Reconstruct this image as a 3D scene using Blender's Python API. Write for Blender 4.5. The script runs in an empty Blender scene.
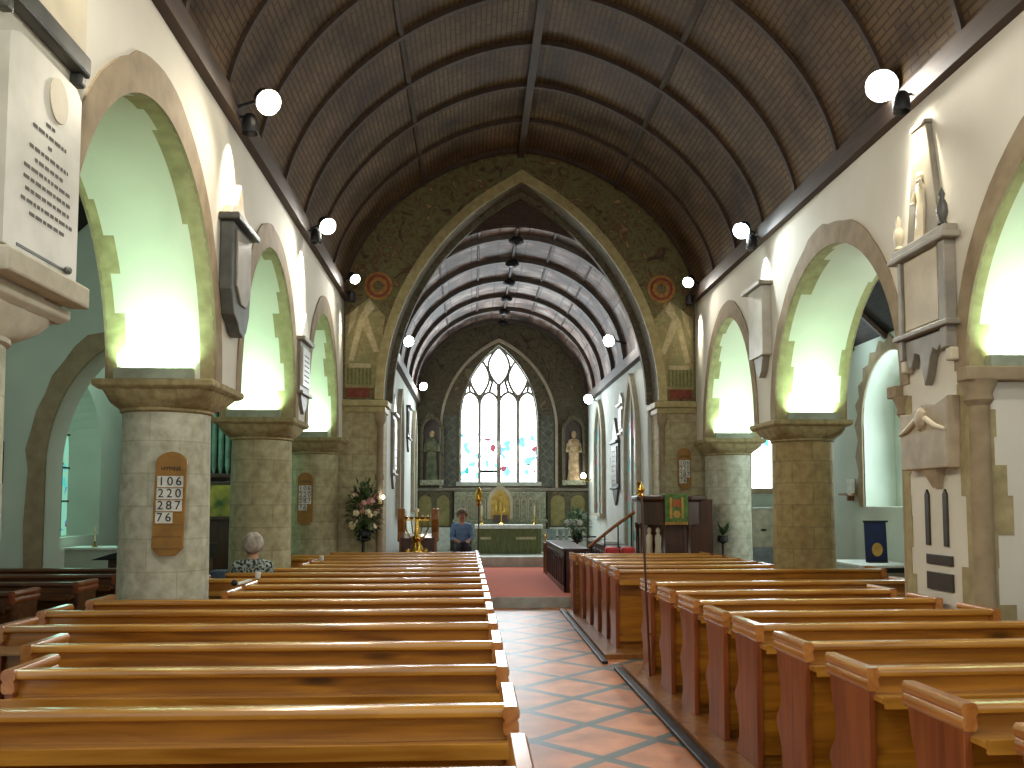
import bpy, bmesh, math, random
from mathutils import Vector, Matrix
random.seed(7)
PI = math.pi
C = bpy.context.scene.collection
sc = bpy.context.scene

# ------------------------------------------------------------------ materials
def lin(c):
    def f(v):
        v /= 255.0
        return v/12.92 if v <= 0.04045 else ((v+0.055)/1.055)**2.4
    return (f(c[0]), f(c[1]), f(c[2]), 1.0)

def new_mat(name):
    m = bpy.data.materials.new(name); m.use_nodes = True
    nt = m.node_tree
    return m, nt, nt.nodes['Principled BSDF']

def node(nt, typ, **kw):
    n = nt.nodes.new(typ)
    for k, v in kw.items():
        setattr(n, k, v)
    return n

def setin(n, **kw):
    for k, v in kw.items():
        n.inputs[k.replace('_', ' ')].default_value = v

def ramp(nt, stops):
    r = node(nt, 'ShaderNodeValToRGB')
    el = r.color_ramp.elements
    while len(el) < len(stops):
        el.new(0.5)
    for e, (p, c) in zip(el, stops):
        e.position = p; e.color = lin(c)
    return r

def noisy(name, c1, c2, scale=4.0, stretch=(1, 1, 1), rough=0.8, bump=0.0, detail=5, metal=0.0, coat=0.0, mid=None, w=0.3):
    """two- or three-tone noise material in object space"""
    m, nt, b = new_mat(name)
    tc = node(nt, 'ShaderNodeTexCoord'); mp = node(nt, 'ShaderNodeMapping')
    mp.inputs['Scale'].default_value = stretch
    nz = node(nt, 'ShaderNodeTexNoise'); setin(nz, Scale=scale, Detail=detail)
    st = [(0.5-w/2, c1), (0.5+w/2, c2)] if mid is None else [(0.5-w/2, c1), (0.5, mid), (0.5+w/2, c2)]
    r = ramp(nt, st)
    L = nt.links
    L.new(tc.outputs['Object'], mp.inputs['Vector']); L.new(mp.outputs[0], nz.inputs['Vector'])
    L.new(nz.outputs['Fac'], r.inputs['Fac']); L.new(r.outputs['Color'], b.inputs['Base Color'])
    setin(b, Roughness=rough, Metallic=metal)
    if coat: b.inputs['Coat Weight'].default_value = coat; b.inputs['Coat Roughness'].default_value = 0.12
    if bump:
        bp = node(nt, 'ShaderNodeBump'); setin(bp, Strength=bump, Distance=0.02)
        L.new(nz.outputs['Fac'], bp.inputs['Height']); L.new(bp.outputs[0], b.inputs['Normal'])
    return m

def wood(name, dark, light, axis='x', rough=0.3, knots=True, coat=0.3):
    m, nt, b = new_mat(name)
    L = nt.links
    tc = node(nt, 'ShaderNodeTexCoord'); mp = node(nt, 'ShaderNodeMapping')
    s = {'x': (0.7, 9, 9), 'y': (9, 0.7, 9), 'z': (9, 9, 0.7)}[axis]
    mp.inputs['Scale'].default_value = s
    oi = node(nt, 'ShaderNodeObjectInfo')
    add = node(nt, 'ShaderNodeVectorMath', operation='ADD')
    L.new(tc.outputs['Object'], mp.inputs['Vector']); L.new(mp.outputs[0], add.inputs[0])
    ml = node(nt, 'ShaderNodeMath', operation='MULTIPLY'); ml.inputs[1].default_value = 37.0
    L.new(oi.outputs['Random'], ml.inputs[0]); L.new(ml.outputs[0], add.inputs[1])
    nz = node(nt, 'ShaderNodeTexNoise'); setin(nz, Scale=1.6, Detail=6, Distortion=0.8)
    L.new(add.outputs[0], nz.inputs['Vector'])
    r = ramp(nt, [(0.3, dark), (0.7, light)])
    L.new(nz.outputs['Fac'], r.inputs['Fac'])
    out = r.outputs['Color']
    if knots:
        vo = node(nt, 'ShaderNodeTexVoronoi'); setin(vo, Scale=1.0)
        mp2 = node(nt, 'ShaderNodeMapping'); k = {'x': (1.1, 2.5, 4.0), 'y': (2.5, 1.1, 4.0), 'z': (3, 3, 1.1)}[axis]
        mp2.inputs['Scale'].default_value = k
        ad2 = node(nt, 'ShaderNodeVectorMath', operation='ADD')
        L.new(tc.outputs['Object'], mp2.inputs['Vector']); L.new(mp2.outputs[0], ad2.inputs[0]); L.new(ml.outputs[0], ad2.inputs[1])
        L.new(ad2.outputs[0], vo.inputs['Vector'])
        kr = ramp(nt, [(0.05, (70, 60, 50)), (0.16, (255, 255, 255))])
        L.new(vo.outputs['Distance'], kr.inputs['Fac'])
        mx = node(nt, 'ShaderNodeMix', data_type='RGBA', blend_type='MULTIPLY'); mx.inputs['Factor'].default_value = 0.8
        L.new(out, mx.inputs['A']); L.new(kr.outputs['Color'], mx.inputs['B'])
        out = mx.outputs['Result']
    L.new(out, b.inputs['Base Color'])
    setin(b, Roughness=rough); b.inputs['Coat Weight'].default_value = coat; b.inputs['Coat Roughness'].default_value = 0.2
    return m

def plain(name, c, rough=0.6, metal=0.0, coat=0.0):
    return noisy(name, tuple(max(0, v*0.9) for v in c), tuple(min(255, v*1.08) for v in c), scale=6, rough=rough, metal=metal, coat=coat)

def glow(name, c, strength):
    m, nt, b = new_mat(name)
    b.inputs['Base Color'].default_value = lin(c)
    b.inputs['Emission Color'].default_value = lin(c); b.inputs['Emission Strength'].default_value = strength
    return m

def blocks(name, c1, c2, mortar, bw=0.55, bh=0.3, ms=0.012, rough=0.85, uv=True, rot=None):
    m, nt, b = new_mat(name); L = nt.links
    tc = node(nt, 'ShaderNodeTexCoord')
    br = node(nt, 'ShaderNodeTexBrick'); br.inputs['Scale'].default_value = 1.0
    setin(br, Color1=lin(c1), Color2=lin(c2), Mortar=lin(mortar))
    br.inputs['Mortar Size'].default_value = ms; br.inputs['Brick Width'].default_value = bw; br.inputs['Row Height'].default_value = bh
    br.inputs['Mortar Smooth'].default_value = 0.4
    nz = node(nt, 'ShaderNodeTexNoise'); setin(nz, Scale=9.0, Detail=6)
    r = ramp(nt, [(0.3, (205, 200, 190)), (0.7, (255, 255, 255))])
    mx = node(nt, 'ShaderNodeMix', data_type='RGBA', blend_type='MULTIPLY'); mx.inputs['Factor'].default_value = 1.0
    src = tc.outputs['UV' if uv else 'Object']
    if rot is not None:
        mp = node(nt, 'ShaderNodeMapping'); mp.inputs['Rotation'].default_value = rot; L.new(src, mp.inputs['Vector']); src = mp.outputs[0]
    L.new(src, br.inputs['Vector']); L.new(tc.outputs['Object'], nz.inputs['Vector'])
    L.new(nz.outputs['Fac'], r.inputs['Fac']); L.new(br.outputs['Color'], mx.inputs['A']); L.new(r.outputs['Color'], mx.inputs['B'])
    L.new(mx.outputs['Result'], b.inputs['Base Color']); setin(b, Roughness=rough)
    bp = node(nt, 'ShaderNodeBump'); setin(bp, Strength=0.35, Distance=0.02); L.new(nz.outputs['Fac'], bp.inputs['Height']); L.new(bp.outputs[0], b.inputs['Normal'])
    return m

M = {}
M['plaster'] = noisy('limewashed_plaster', (206, 200, 184), (220, 214, 199), scale=1.2, rough=0.9, w=0.5)
M['aisle_plaster'] = noisy('aisle_plaster', (178, 188, 174), (198, 206, 192), scale=1.2, rough=0.9, w=0.5)
M['chancel_plaster'] = noisy('chancel_plaster', (196, 204, 196), (214, 220, 212), scale=1.5, rough=0.9, w=0.5)
M['stone'] = noisy('rubble_stone', (140, 126, 88), (176, 162, 120), scale=7, rough=0.9, bump=0.5, w=0.5)
M['ring'] = noisy('arch_stone', (128, 110, 84), (160, 142, 112), scale=5, rough=0.9, bump=0.4, w=0.5)
M['shaft'] = blocks('ashlar_column', (188, 178, 142), (176, 165, 126), (162, 152, 118), bw=0.6, bh=0.31, ms=0.01)
M['shaft_pale'] = blocks('ashlar_column_pale', (202, 202, 182), (194, 193, 170), (182, 180, 158), bw=0.6, bh=0.31, ms=0.008)
M['shaft_tan'] = blocks('ashlar_column_tan', (176, 154, 106), (158, 136, 88), (146, 130, 90), bw=0.6, bh=0.31, ms=0.01)
M['cap'] = noisy('carved_stone', (130, 116, 78), (170, 154, 110), scale=12, rough=0.9, bump=0.7, w=0.4)
M['cap_cream'] = noisy('cream_stone', (170, 162, 140), (196, 188, 166), scale=8, rough=0.85, bump=0.3, w=0.5)
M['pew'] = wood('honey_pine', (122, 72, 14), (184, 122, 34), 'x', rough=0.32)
M['pew_rail'] = wood('honey_pine_rail', (140, 88, 24), (198, 142, 56), 'x', rough=0.26, knots=False, coat=0.5)
M['pew_end'] = wood('red_stained_pine', (108, 48, 18), (150, 80, 34), 'z', rough=0.38, knots=False)
M['pew_cap'] = wood('varnished_cap', (150, 88, 36), (190, 128, 66), 'y', rough=0.22, knots=False, coat=0.6)
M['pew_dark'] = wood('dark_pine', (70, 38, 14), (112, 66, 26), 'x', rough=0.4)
M['dark_oak'] = wood('dark_oak', (44, 22, 12), (78, 42, 24), 'z', rough=0.4, knots=False)
M['oak_mid'] = wood('mid_oak', (104, 62, 20), (150, 96, 34), 'z', rough=0.45, knots=False)
M['beam'] = wood('roof_beam', (52, 38, 28), (78, 58, 42), 'y', rough=0.7, knots=False, coat=0)
M['marble'] = noisy('white_marble', (190, 186, 172), (212, 208, 194), scale=3, rough=0.4)
M['marble_cream'] = noisy('cream_marble', (184, 172, 146), (206, 194, 166), scale=3, rough=0.5)
M['marble_grey'] = noisy('grey_marble', (120, 114, 102), (146, 138, 122), scale=4, rough=0.45)
M['marble_dark'] = noisy('dark_slate', (58, 58, 52), (84, 84, 76), scale=5, rough=0.45)
M['ink'] = plain('incised_lettering', (92, 88, 80), 0.8)
M['brown_marble'] = noisy('brown_marble', (150, 134, 108), (178, 160, 132), scale=5, rough=0.5)
M['chancel_rib'] = plain('chancel_rib_paint', (92, 84, 78), 0.7)
M['brass'] = noisy('polished_brass', (176, 132, 48), (214, 176, 84), scale=4, rough=0.22, metal=1.0)
M['plaque'] = plain('bronze_plaque', (62, 54, 44), 0.45, 0.4)
M['iron'] = plain('black_iron', (26, 26, 28), 0.5, 0.3)
M['carpet'] = noisy('red_carpet', (176, 88, 68), (198, 108, 84), scale=60, rough=0.95, w=0.4)
M['pave'] = noisy('grey_paving', (120, 122, 112), (150, 152, 140), scale=5, rough=0.5, w=0.5)
M['pale_stone'] = noisy('pale_step_stone', (176, 182, 172), (200, 206, 196), scale=5, rough=0.6)
M['board'] = plain('hymn_board_wood', (146, 104, 36), 0.5)
M['card'] = plain('white_card', (214, 214, 204), 0.7)
M['black'] = plain('black_ink', (30, 30, 30), 0.7)
M['lens'] = glow('lamp_lens', (255, 250, 238), 26)
M['lens_warm'] = glow('lamp_lens_warm', (255, 238, 205), 26)
M['lens_cold'] = glow('lamp_lens_cold', (226, 248, 255), 26)
M['tube'] = glow('uplight_tube', (214, 255, 206), 22)
M['trough'] = plain('uplight_housing', (150, 156, 134), 0.6)
M['gold'] = noisy('gold_painted_stone', (150, 136, 88), (176, 162, 112), scale=8, rough=0.6)
M['gold_leaf'] = noisy('gilding', (196, 160, 70), (226, 200, 110), scale=8, rough=0.4, metal=0.4)
M['cream_paint'] = noisy('mural_cream', (170, 156, 118), (198, 184, 146), scale=12, rough=0.85)
M['mural_red'] = noisy('mural_red', (108, 50, 36), (136, 70, 50), scale=10, rough=0.85)
M['mural_green'] = noisy('mural_green', (84, 98, 48), (124, 128, 76), scale=14, rough=0.85)
M['mural_ochre'] = noisy('mural_ochre', (140, 96, 44), (176, 128, 66), scale=14, rough=0.85)
M['white_cloth'] = noisy('white_linen', (200, 204, 198), (222, 226, 220), scale=8, rough=0.9)
M['blue_shirt'] = noisy('blue_shirt', (92, 124, 164), (120, 150, 186), scale=8, rough=0.85)
M['trouser'] = plain('dark_trousers', (46, 48, 56), 0.85)
M['skin'] = noisy('skin', (176, 128, 100), (196, 150, 120), scale=9, rough=0.55)
M['hair_grey'] = noisy('grey_hair', (120, 106, 96), (186, 174, 160), scale=16, rough=0.7, stretch=(1, 1, 0.5), w=0.4)
M['hair_dark'] = noisy('brown_hair', (96, 72, 56), (124, 98, 78), scale=16, rough=0.7)
M['blouse'] = noisy('patterned_blouse', (16, 20, 20), (168, 178, 168), scale=34, rough=0.85, detail=2, w=0.16)
M['green_cloth'] = noisy('green_brocade', (60, 92, 34), (92, 124, 54), scale=14, rough=0.7)
M['green_frontal'] = noisy('altar_frontal_green', (82, 92, 52), (116, 118, 72), scale=6, stretch=(9, 1, 1), rough=0.7)
M['red_emb'] = plain('red_embroidery', (168, 82, 40), 0.7)
M['gold_emb'] = plain('gold_embroidery', (180, 136, 58), 0.6)
M['blue_cloth'] = plain('navy_banner', (20, 28, 66), 0.8)
M['leaf'] = noisy('dark_foliage', (28, 48, 22), (70, 96, 44), scale=9, rough=0.6)
M['leaf_pale'] = noisy('pale_foliage', (60, 100, 66), (120, 150, 110), scale=9, rough=0.6)
M['petal_pink'] = plain('pink_petals', (212, 150, 140), 0.7)
M['petal_cream'] = plain('cream_petals', (226, 212, 170), 0.7)
M['petal_white'] = plain('white_petals', (226, 232, 226), 0.7)
M['glassware'] = plain('pale_glassware', (170, 196, 190), 0.15)
M['jacket'] = plain('slate_blue_jacket', (64, 78, 92), 0.9)
M['red_box'] = plain('red_enamel', (170, 30, 30), 0.4)
M['cream_box'] = plain('cream_enamel', (206, 198, 176), 0.6)
M['grey_box'] = plain('grey_enamel', (150, 154, 160), 0.6)
M['picture'] = noisy('painted_panel', (60, 84, 40), (190, 166, 60), scale=3, rough=0.6)
M['organ'] = plain('grey_green_metal', (112, 146, 128), 0.45, 0.2)
M['roof_dark'] = noisy('dark_roof_boards', (24, 18, 14), (44, 34, 26), scale=3, stretch=(8, 1, 1), rough=0.85)
M['statue'] = noisy('painted_statue', (150, 118, 80), (206, 186, 150), scale=7, rough=0.7)
M['statue_green'] = noisy('statue_robe_green', (62, 76, 52), (112, 112, 84), scale=6, rough=0.7)
M['robe_red'] = plain('statue_robe_red', (140, 48, 36), 0.7)
M['robe_blue'] = plain('statue_robe_blue', (40, 50, 90), 0.7)
M['diaper'] = blocks('diaper_panel', (108, 114, 106), (90, 98, 94), (128, 126, 110), bw=0.22, bh=0.22, ms=0.02, uv=False, rot=(PI/2, 0, PI/4))
M['reredos'] = noisy('carved_alabaster', (122, 128, 106), (176, 178, 152), scale=16, rough=0.7, bump=0.8, w=0.4)
M['ochre_panel'] = plain('ochre_panel', (142, 134, 84), 0.7)
M['board_cream'] = plain('cream_board', (206, 206, 180), 0.6)

def nave_boards():
    m, nt, b = new_mat('nave_roof_boards'); L = nt.links
    tc = node(nt, 'ShaderNodeTexCoord')
    br = node(nt, 'ShaderNodeTexBrick'); br.inputs['Scale'].default_value = 1.0
    setin(br, Color1=lin((118, 97, 71)), Color2=lin((106, 86, 62)), Mortar=lin((80, 63, 46)))
    br.inputs['Mortar Size'].default_value = 0.012; br.inputs['Brick Width'].default_value = 0.325; br.inputs['Row Height'].default_value = 0.075; b.inputs['Specular IOR Level'].default_value = 0.15
    br.inputs['Bias'].default_value = 0.0
    sw = node(nt, 'ShaderNodeMapping'); sw.inputs['Rotation'].default_value = (0, 0, PI/2)
    L.new(tc.outputs['UV'], sw.inputs['Vector']); L.new(sw.outputs[0], br.inputs['Vector'])
    nz = node(nt, 'ShaderNodeTexNoise'); setin(nz, Scale=1.3, Detail=7)
    r = ramp(nt, [(0.3, (150, 140, 130)), (0.7, (255, 250, 240))])
    L.new(tc.outputs['Object'], nz.inputs['Vector']); L.new(nz.outputs['Fac'], r.inputs['Fac'])
    mx = node(nt, 'ShaderNodeMix', data_type='RGBA', blend_type='MULTIPLY'); mx.inputs['Factor'].default_value = 1
    L.new(br.outputs['Color'], mx.inputs['A']); L.new(r.outputs['Color'], mx.inputs['B']); L.new(mx.outputs['Result'], b.inputs['Base Color'])
    setin(b, Roughness=0.6)
    return m
M['nave_boards'] = nave_boards()

def chancel_boards():
    m, nt, b = new_mat('painted_chancel_panels'); L = nt.links
    tc = node(nt, 'ShaderNodeTexCoord')
    br = node(nt, 'ShaderNodeTexBrick'); br.inputs['Scale'].default_value = 1.0
    setin(br, Color1=lin((168, 164, 158)), Color2=lin((166, 138, 122)), Mortar=lin((104, 94, 88)))
    br.inputs['Mortar Size'].default_value = 0.02; br.inputs['Brick Width'].default_value = 0.6; br.inputs['Row Height'].default_value = 0.3
    br.offset = 0.0
    nz = node(nt, 'ShaderNodeTexNoise'); setin(nz, Scale=1.6, Detail=5)
    r = ramp(nt, [(0.36, (90, 80, 76)), (0.5, (170, 140, 126)), (0.64, (255, 255, 255))])
    L.new(tc.outputs['UV'], br.inputs['Vector']); L.new(tc.outputs['Object'], nz.inputs['Vector']); L.new(nz.outputs['Fac'], r.inputs['Fac'])
    mx = node(nt, 'ShaderNodeMix', data_type='RGBA', blend_type='MULTIPLY'); mx.inputs['Factor'].default_value = 1
    L.new(br.outputs['Color'], mx.inputs['A']); L.new(r.outputs['Color'], mx.inputs['B']); L.new(mx.outputs['Result'], b.inputs['Base Color'])
    setin(b, Roughness=0.7)
    return m
M['chancel_boards'] = chancel_boards()

def mural(name, cols, scale):
    m, nt, b = new_mat(name); L = nt.links
    tc = node(nt, 'ShaderNodeTexCoord')
    nz = node(nt, 'ShaderNodeTexNoise'); setin(nz, Scale=scale, Detail=4, Distortion=2.2)
    n = len(cols)
    r = ramp(nt, [(0.3+0.4*i/(n-1), c) for i, c in enumerate(cols)])
    L.new(tc.outputs['Object'], nz.inputs['Vector']); L.new(nz.outputs['Fac'], r.inputs['Fac']); L.new(r.outputs['Color'], b.inputs['Base Color'])
    setin(b, Roughness=0.8)
    return m
M['mural'] = mural('mural_scrollwork', [(70, 54, 36), (104, 84, 54), (112, 112, 68), (96, 72, 48), (156, 128, 80)], 3.0)
M['mural_pale'] = mural('mural_pale_ground', [(120, 108, 72), (150, 132, 92), (132, 134, 92), (170, 150, 106), (146, 108, 78)], 5.0)
M['mural_dark'] = mural('mural_dark_scroll', [(62, 56, 44), (92, 82, 64), (104, 102, 80), (84, 70, 54), (132, 120, 92)], 2.6)

def tiles():
    m, nt, b = new_mat('diagonal_floor_tiles'); L = nt.links
    tc = node(nt, 'ShaderNodeTexCoord')
    sub = node(nt, 'ShaderNodeVectorMath', operation='SUBTRACT'); sub.inputs[1].default_value = (0.98, 8.05, 0)
    mp = node(nt, 'ShaderNodeMapping'); mp.inputs['Rotation'].default_value = (0, 0, PI/4)
    ad = node(nt, 'ShaderNodeVectorMath', operation='ADD'); ad.inputs[1].default_value = (0.3525+7.05, 0.3525+7.05, 0)
    br = node(nt, 'ShaderNodeTexBrick'); br.inputs['Scale'].default_value = 1.0; br.offset = 0.0
    setin(br, Color1=lin((204, 134, 86)), Color2=lin((190, 120, 76)), Mortar=lin((86, 96, 92)))
    br.inputs['Mortar Size'].default_value = 0.055; br.inputs['Mortar Smooth'].default_value = 0.15
    br.inputs['Brick Width'].default_value = 0.705; br.inputs['Row Height'].default_value = 0.705
    nz = node(nt, 'ShaderNodeTexNoise'); setin(nz, Scale=3.0, Detail=7)
    r = ramp(nt, [(0.3, (190, 184, 178)), (0.7, (255, 255, 255))])
    mx = node(nt, 'ShaderNodeMix', data_type='RGBA', blend_type='MULTIPLY'); mx.inputs['Factor'].default_value = 1
    L.new(tc.outputs['Object'], sub.inputs[0]); L.new(sub.outputs[0], mp.inputs['Vector']); L.new(mp.outputs[0], ad.inputs[0]); L.new(ad.outputs[0], br.inputs['Vector'])
    L.new(tc.outputs['Object'], nz.inputs['Vector']); L.new(nz.outputs['Fac'], r.inputs['Fac'])
    L.new(br.outputs['Color'], mx.inputs['A']); L.new(r.outputs['Color'], mx.inputs['B']); L.new(mx.outputs['Result'], b.inputs['Base Color'])
    setin(b, Roughness=0.42); b.inputs['Specular IOR Level'].default_value = 0.35
    return m
M['tiles'] = tiles()

def stained(name, strength, zlo, zhi, tint=(240, 250, 255)):
    """sunlit stained glass: pale daylight with coloured fragments between zlo and zhi"""
    m, nt, b = new_mat(name); L = nt.links
    tc = node(nt, 'ShaderNodeTexCoord')
    vo = node(nt, 'ShaderNodeTexVoronoi'); setin(vo, Scale=6.5)
    L.new(tc.outputs['Object'], vo.inputs['Vector'])
    sp = node(nt, 'ShaderNodeSeparateColor'); L.new(vo.outputs['Color'], sp.inputs['Color'])
    r = ramp(nt, [(0.0, tint), (0.74, tint), (0.745, (90, 215, 215)), (0.84, (40, 165, 170)), (0.86, (110, 170, 225)), (0.9, (240, 160, 210)), (0.97, (190, 90, 110))])
    r.color_ramp.interpolation = 'CONSTANT'
    L.new(sp.outputs['Red'], r.inputs['Fac'])
    sx = node(nt, 'ShaderNodeSeparateXYZ'); L.new(tc.outputs['Object'], sx.inputs[0])
    a = node(nt, 'ShaderNodeMath', operation='GREATER_THAN'); a.inputs[1].default_value = zlo
    c = node(nt, 'ShaderNodeMath', operation='LESS_THAN'); c.inputs[1].default_value = zhi
    mu = node(nt, 'ShaderNodeMath', operation='MULTIPLY')
    L.new(sx.outputs['Z'], a.inputs[0]); L.new(sx.outputs['Z'], c.inputs[0]); L.new(a.outputs[0], mu.inputs[0]); L.new(c.outputs[0], mu.inputs[1])
    mx = node(nt, 'ShaderNodeMix', data_type='RGBA'); L.new(mu.outputs[0], mx.inputs['Factor'])
    mx.inputs['A'].default_value = lin(tint); L.new(r.outputs['Color'], mx.inputs['B'])
    # coloured fragments let through much less daylight than the clear ones
    bw = node(nt, 'ShaderNodeRGBToBW'); L.new(mx.outputs['Result'], bw.inputs[0])
    pw = node(nt, 'ShaderNodeMath', operation='POWER'); pw.inputs[1].default_value = 1.5; L.new(bw.outputs[0], pw.inputs[0])
    ms = node(nt, 'ShaderNodeMath', operation='MULTIPLY'); ms.inputs[1].default_value = strength; L.new(pw.outputs[0], ms.inputs[0])
    L.new(mx.outputs['Result'], b.inputs['Emission Color']); L.new(ms.outputs[0], b.inputs['Emission Strength'])
    L.new(mx.outputs['Result'], b.inputs['Base Color']); setin(b, Roughness=0.2)
    return m
M['east_glass'] = stained('east_window_glass', 7.0, 0.05, 1.45)
M['aisle_glass'] = stained('aisle_window_glass', 5.0, 0.9, 1.9)
M['green_glass'] = stained('green_window_glass', 1.1, -1.0, 3.9, tint=(150, 215, 190))
M['dim_glass'] = stained('dim_leaded_glass', 0.35, -2, 5, tint=(170, 190, 184))
M['clear_glass'] = stained('clear_window_glass', 3.0, -2, -1)

# ------------------------------------------------------------------ mesh helpers
class B:
    def __init__(s): s.v = []; s.f = []; s.m = []; s.uv = []
    def add(s, vs, fs, m=0, uv=None):
        o = len(s.v)
        s.v += [tuple(p) for p in vs]; s.uv += uv if uv else [(p[0]+p[1], p[2]) for p in vs]
        for f in fs: s.f.append(tuple(i+o for i in f)); s.m.append(m)
        return s
    def box(s, x0, x1, y0, y1, z0, z1, m=0):
        vs = [(x, y, z) for x in (x0, x1) for y in (y0, y1) for z in (z0, z1)]
        return s.add(vs, [(0, 1, 3, 2), (4, 6, 7, 5), (0, 4, 5, 1), (2, 3, 7, 6), (0, 2, 6, 4), (1, 5, 7, 3)], m)
    def prism(s, pts, plane, a0, a1, m=0):
        n = len(pts)
        def P(p, a): return {'xz': (p[0], a, p[1]), 'yz': (a, p[0], p[1]), 'xy': (p[0], p[1], a)}[plane]
        vs = [P(p, a0) for p in pts]+[P(p, a1) for p in pts]
        fs = [tuple(range(n))[::-1], tuple(range(n, 2*n))]+[(i, (i+1) % n, n+(i+1) % n, n+i) for i in range(n)]
        return s.add(vs, fs, m)
    def ring(s, inner, outer, plane, a0, a1, m=0):
        """open band between two equally long polylines, extruded"""
        n = len(inner)
        def P(p, a): return {'xz': (p[0], a, p[1]), 'yz': (a, p[0], p[1])}[plane]
        vs = [P(p, a0) for p in inner]+[P(p, a0) for p in outer]+[P(p, a1) for p in inner]+[P(p, a1) for p in outer]
        fs = []
        for i in range(n-1):
            j = i+1
            fs += [(i, j, n+j, n+i), (2*n+i, 3*n+i, 3*n+j, 2*n+j), (n+i, n+j, 3*n+j, 3*n+i), (i, 2*n+i, 2*n+j, j)]
        fs += [(0, n, 3*n, 2*n), (n-1, 3*n-1, 4*n-1, 2*n-1)]
        return s.add(vs, fs, m)
    def lathe(s, prof, cx, cy, z0=0.0, n=24, m=0, sy=1.0):
        vs, uv = [], []
        for r, z in prof:
            for k in range(n+1):
                a = 2*PI*k/n
                vs.append((cx+r*math.cos(a), cy+r*sy*math.sin(a), z0+z)); uv.append((a*0.45, z0+z))
        fs = [(i*(n+1)+k, i*(n+1)+k+1, (i+1)*(n+1)+k+1, (i+1)*(n+1)+k) for i in range(len(prof)-1) for k in range(n)]
        if prof[0][0] > 1e-4: fs.append(tuple(range(n))[::-1])
        if prof[-1][0] > 1e-4: fs.append(tuple((len(prof)-1)*(n+1)+k for k in range(n)))
        return s.add(vs, fs, m, uv)
    def loft(s, rings, m=0, cap=True):
        n = len(rings[0]); vs = [p for r in rings for p in r]
        fs = [(i*n+k, i*n+(k+1) % n, (i+1)*n+(k+1) % n, (i+1)*n+k) for i in range(len(rings)-1) for k in range(n)]
        if cap: fs += [tuple(range(n))[::-1], tuple((len(rings)-1)*n+k for k in range(n))]
        return s.add(vs, fs, m)
    def tube(s, pts, r, n=8, m=0):
        pts = [Vector(p) for p in pts]; rs = r if isinstance(r, (list, tuple)) else [r]*len(pts)
        rings = []; up = None
        for i, p in enumerate(pts):
            t = (pts[min(i+1, len(pts)-1)]-pts[max(i-1, 0)]).normalized()
            if up is None: up = Vector((0, 0, 1)) if abs(t.z) < 0.9 else Vector((1, 0, 0))
            a = t.cross(up).normalized(); b_ = a.cross(t).normalized(); up = b_
            rings.append([p+(a*math.cos(2*PI*k/n)+b_*math.sin(2*PI*k/n))*rs[i] for k in range(n)])
        return s.loft(rings, m)
    def ball(s, c, r, n=10, m=0, sc=(1, 1, 1), jit=0.0):
        rings = n//2+1; vs = []
        for i in range(rings+1):
            t = PI*i/rings
            for k in range(n):
                a = 2*PI*k/n; q = 1+random.uniform(-jit, jit)
                vs.append((c[0]+r*sc[0]*q*math.sin(t)*math.cos(a), c[1]+r*sc[1]*q*math.sin(t)*math.sin(a), c[2]+r*sc[2]*q*math.cos(t)))
        fs = [(i*n+k, (i+1)*n+k, (i+1)*n+(k+1) % n, i*n+(k+1) % n) for i in range(rings) for k in range(n)]
        return s.add(vs, fs, m)
    def obj(s, name, mats, parent=None, smooth=False, bevel=0.0, local=False, merge=False):
        me = bpy.data.meshes.new(name)
        off = Vector((0, 0, 0))
        if parent is not None and not local:
            q = parent
            while q is not None: off += q.location; q = q.parent
        me.from_pydata([Vector(p)-off for p in s.v], [], s.f)
        if not isinstance(mats, (list, tuple)): mats = [mats]
        for m in mats: me.materials.append(m if not isinstance(m, str) else M[m])
        ul = me.uv_layers.new(name='UVMap')
        for l in me.loops: ul.data[l.index].uv = s.uv[l.vertex_index]
        for p, mi in zip(me.polygons, s.m): p.material_index = mi
        bm = bmesh.new(); bm.from_mesh(me)
        if merge: bmesh.ops.remove_doubles(bm, verts=bm.verts, dist=1e-4)
        bmesh.ops.recalc_face_normals(bm, faces=bm.faces); bm.to_mesh(me); bm.free()
        if smooth:
            for p in me.polygons: p.use_smooth = True
            try: me.set_sharp_from_angle(angle=math.radians(40))
            except Exception: pass
        o = bpy.data.objects.new(name, me); C.objects.link(o)
        if parent is not None: o.parent = parent
        if bevel:
            b = o.modifiers.new('bevel', 'BEVEL'); b.width = bevel; b.segments = 2; b.limit_method = 'ANGLE'; b.angle_limit = math.radians(50)
        return o

def thing(name, label, cat, loc, group=None, rz=0.0):
    o = bpy.data.objects.new(name, None); C.objects.link(o); o.empty_display_size = 0.1
    o.location = loc; o.rotation_euler = (0, 0, rz); o['label'] = label; o['category'] = cat
    if group: o['group'] = group
    return o
def tag(o, label, cat, group=None):
    o['label'] = label; o['category'] = cat
    if group: o['group'] = group
    return o
def struct(o, label=None):
    o['kind'] = 'structure'
    if label: o['label'] = label; o['category'] = 'structure'
    return o
def copy_tree(o, parent=None, loc=None):
    c = o.copy(); C.objects.link(c); c.parent = parent
    if loc is not None: c.location = loc
    for ch in list(o.children): copy_tree(ch, c)
    return c

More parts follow.
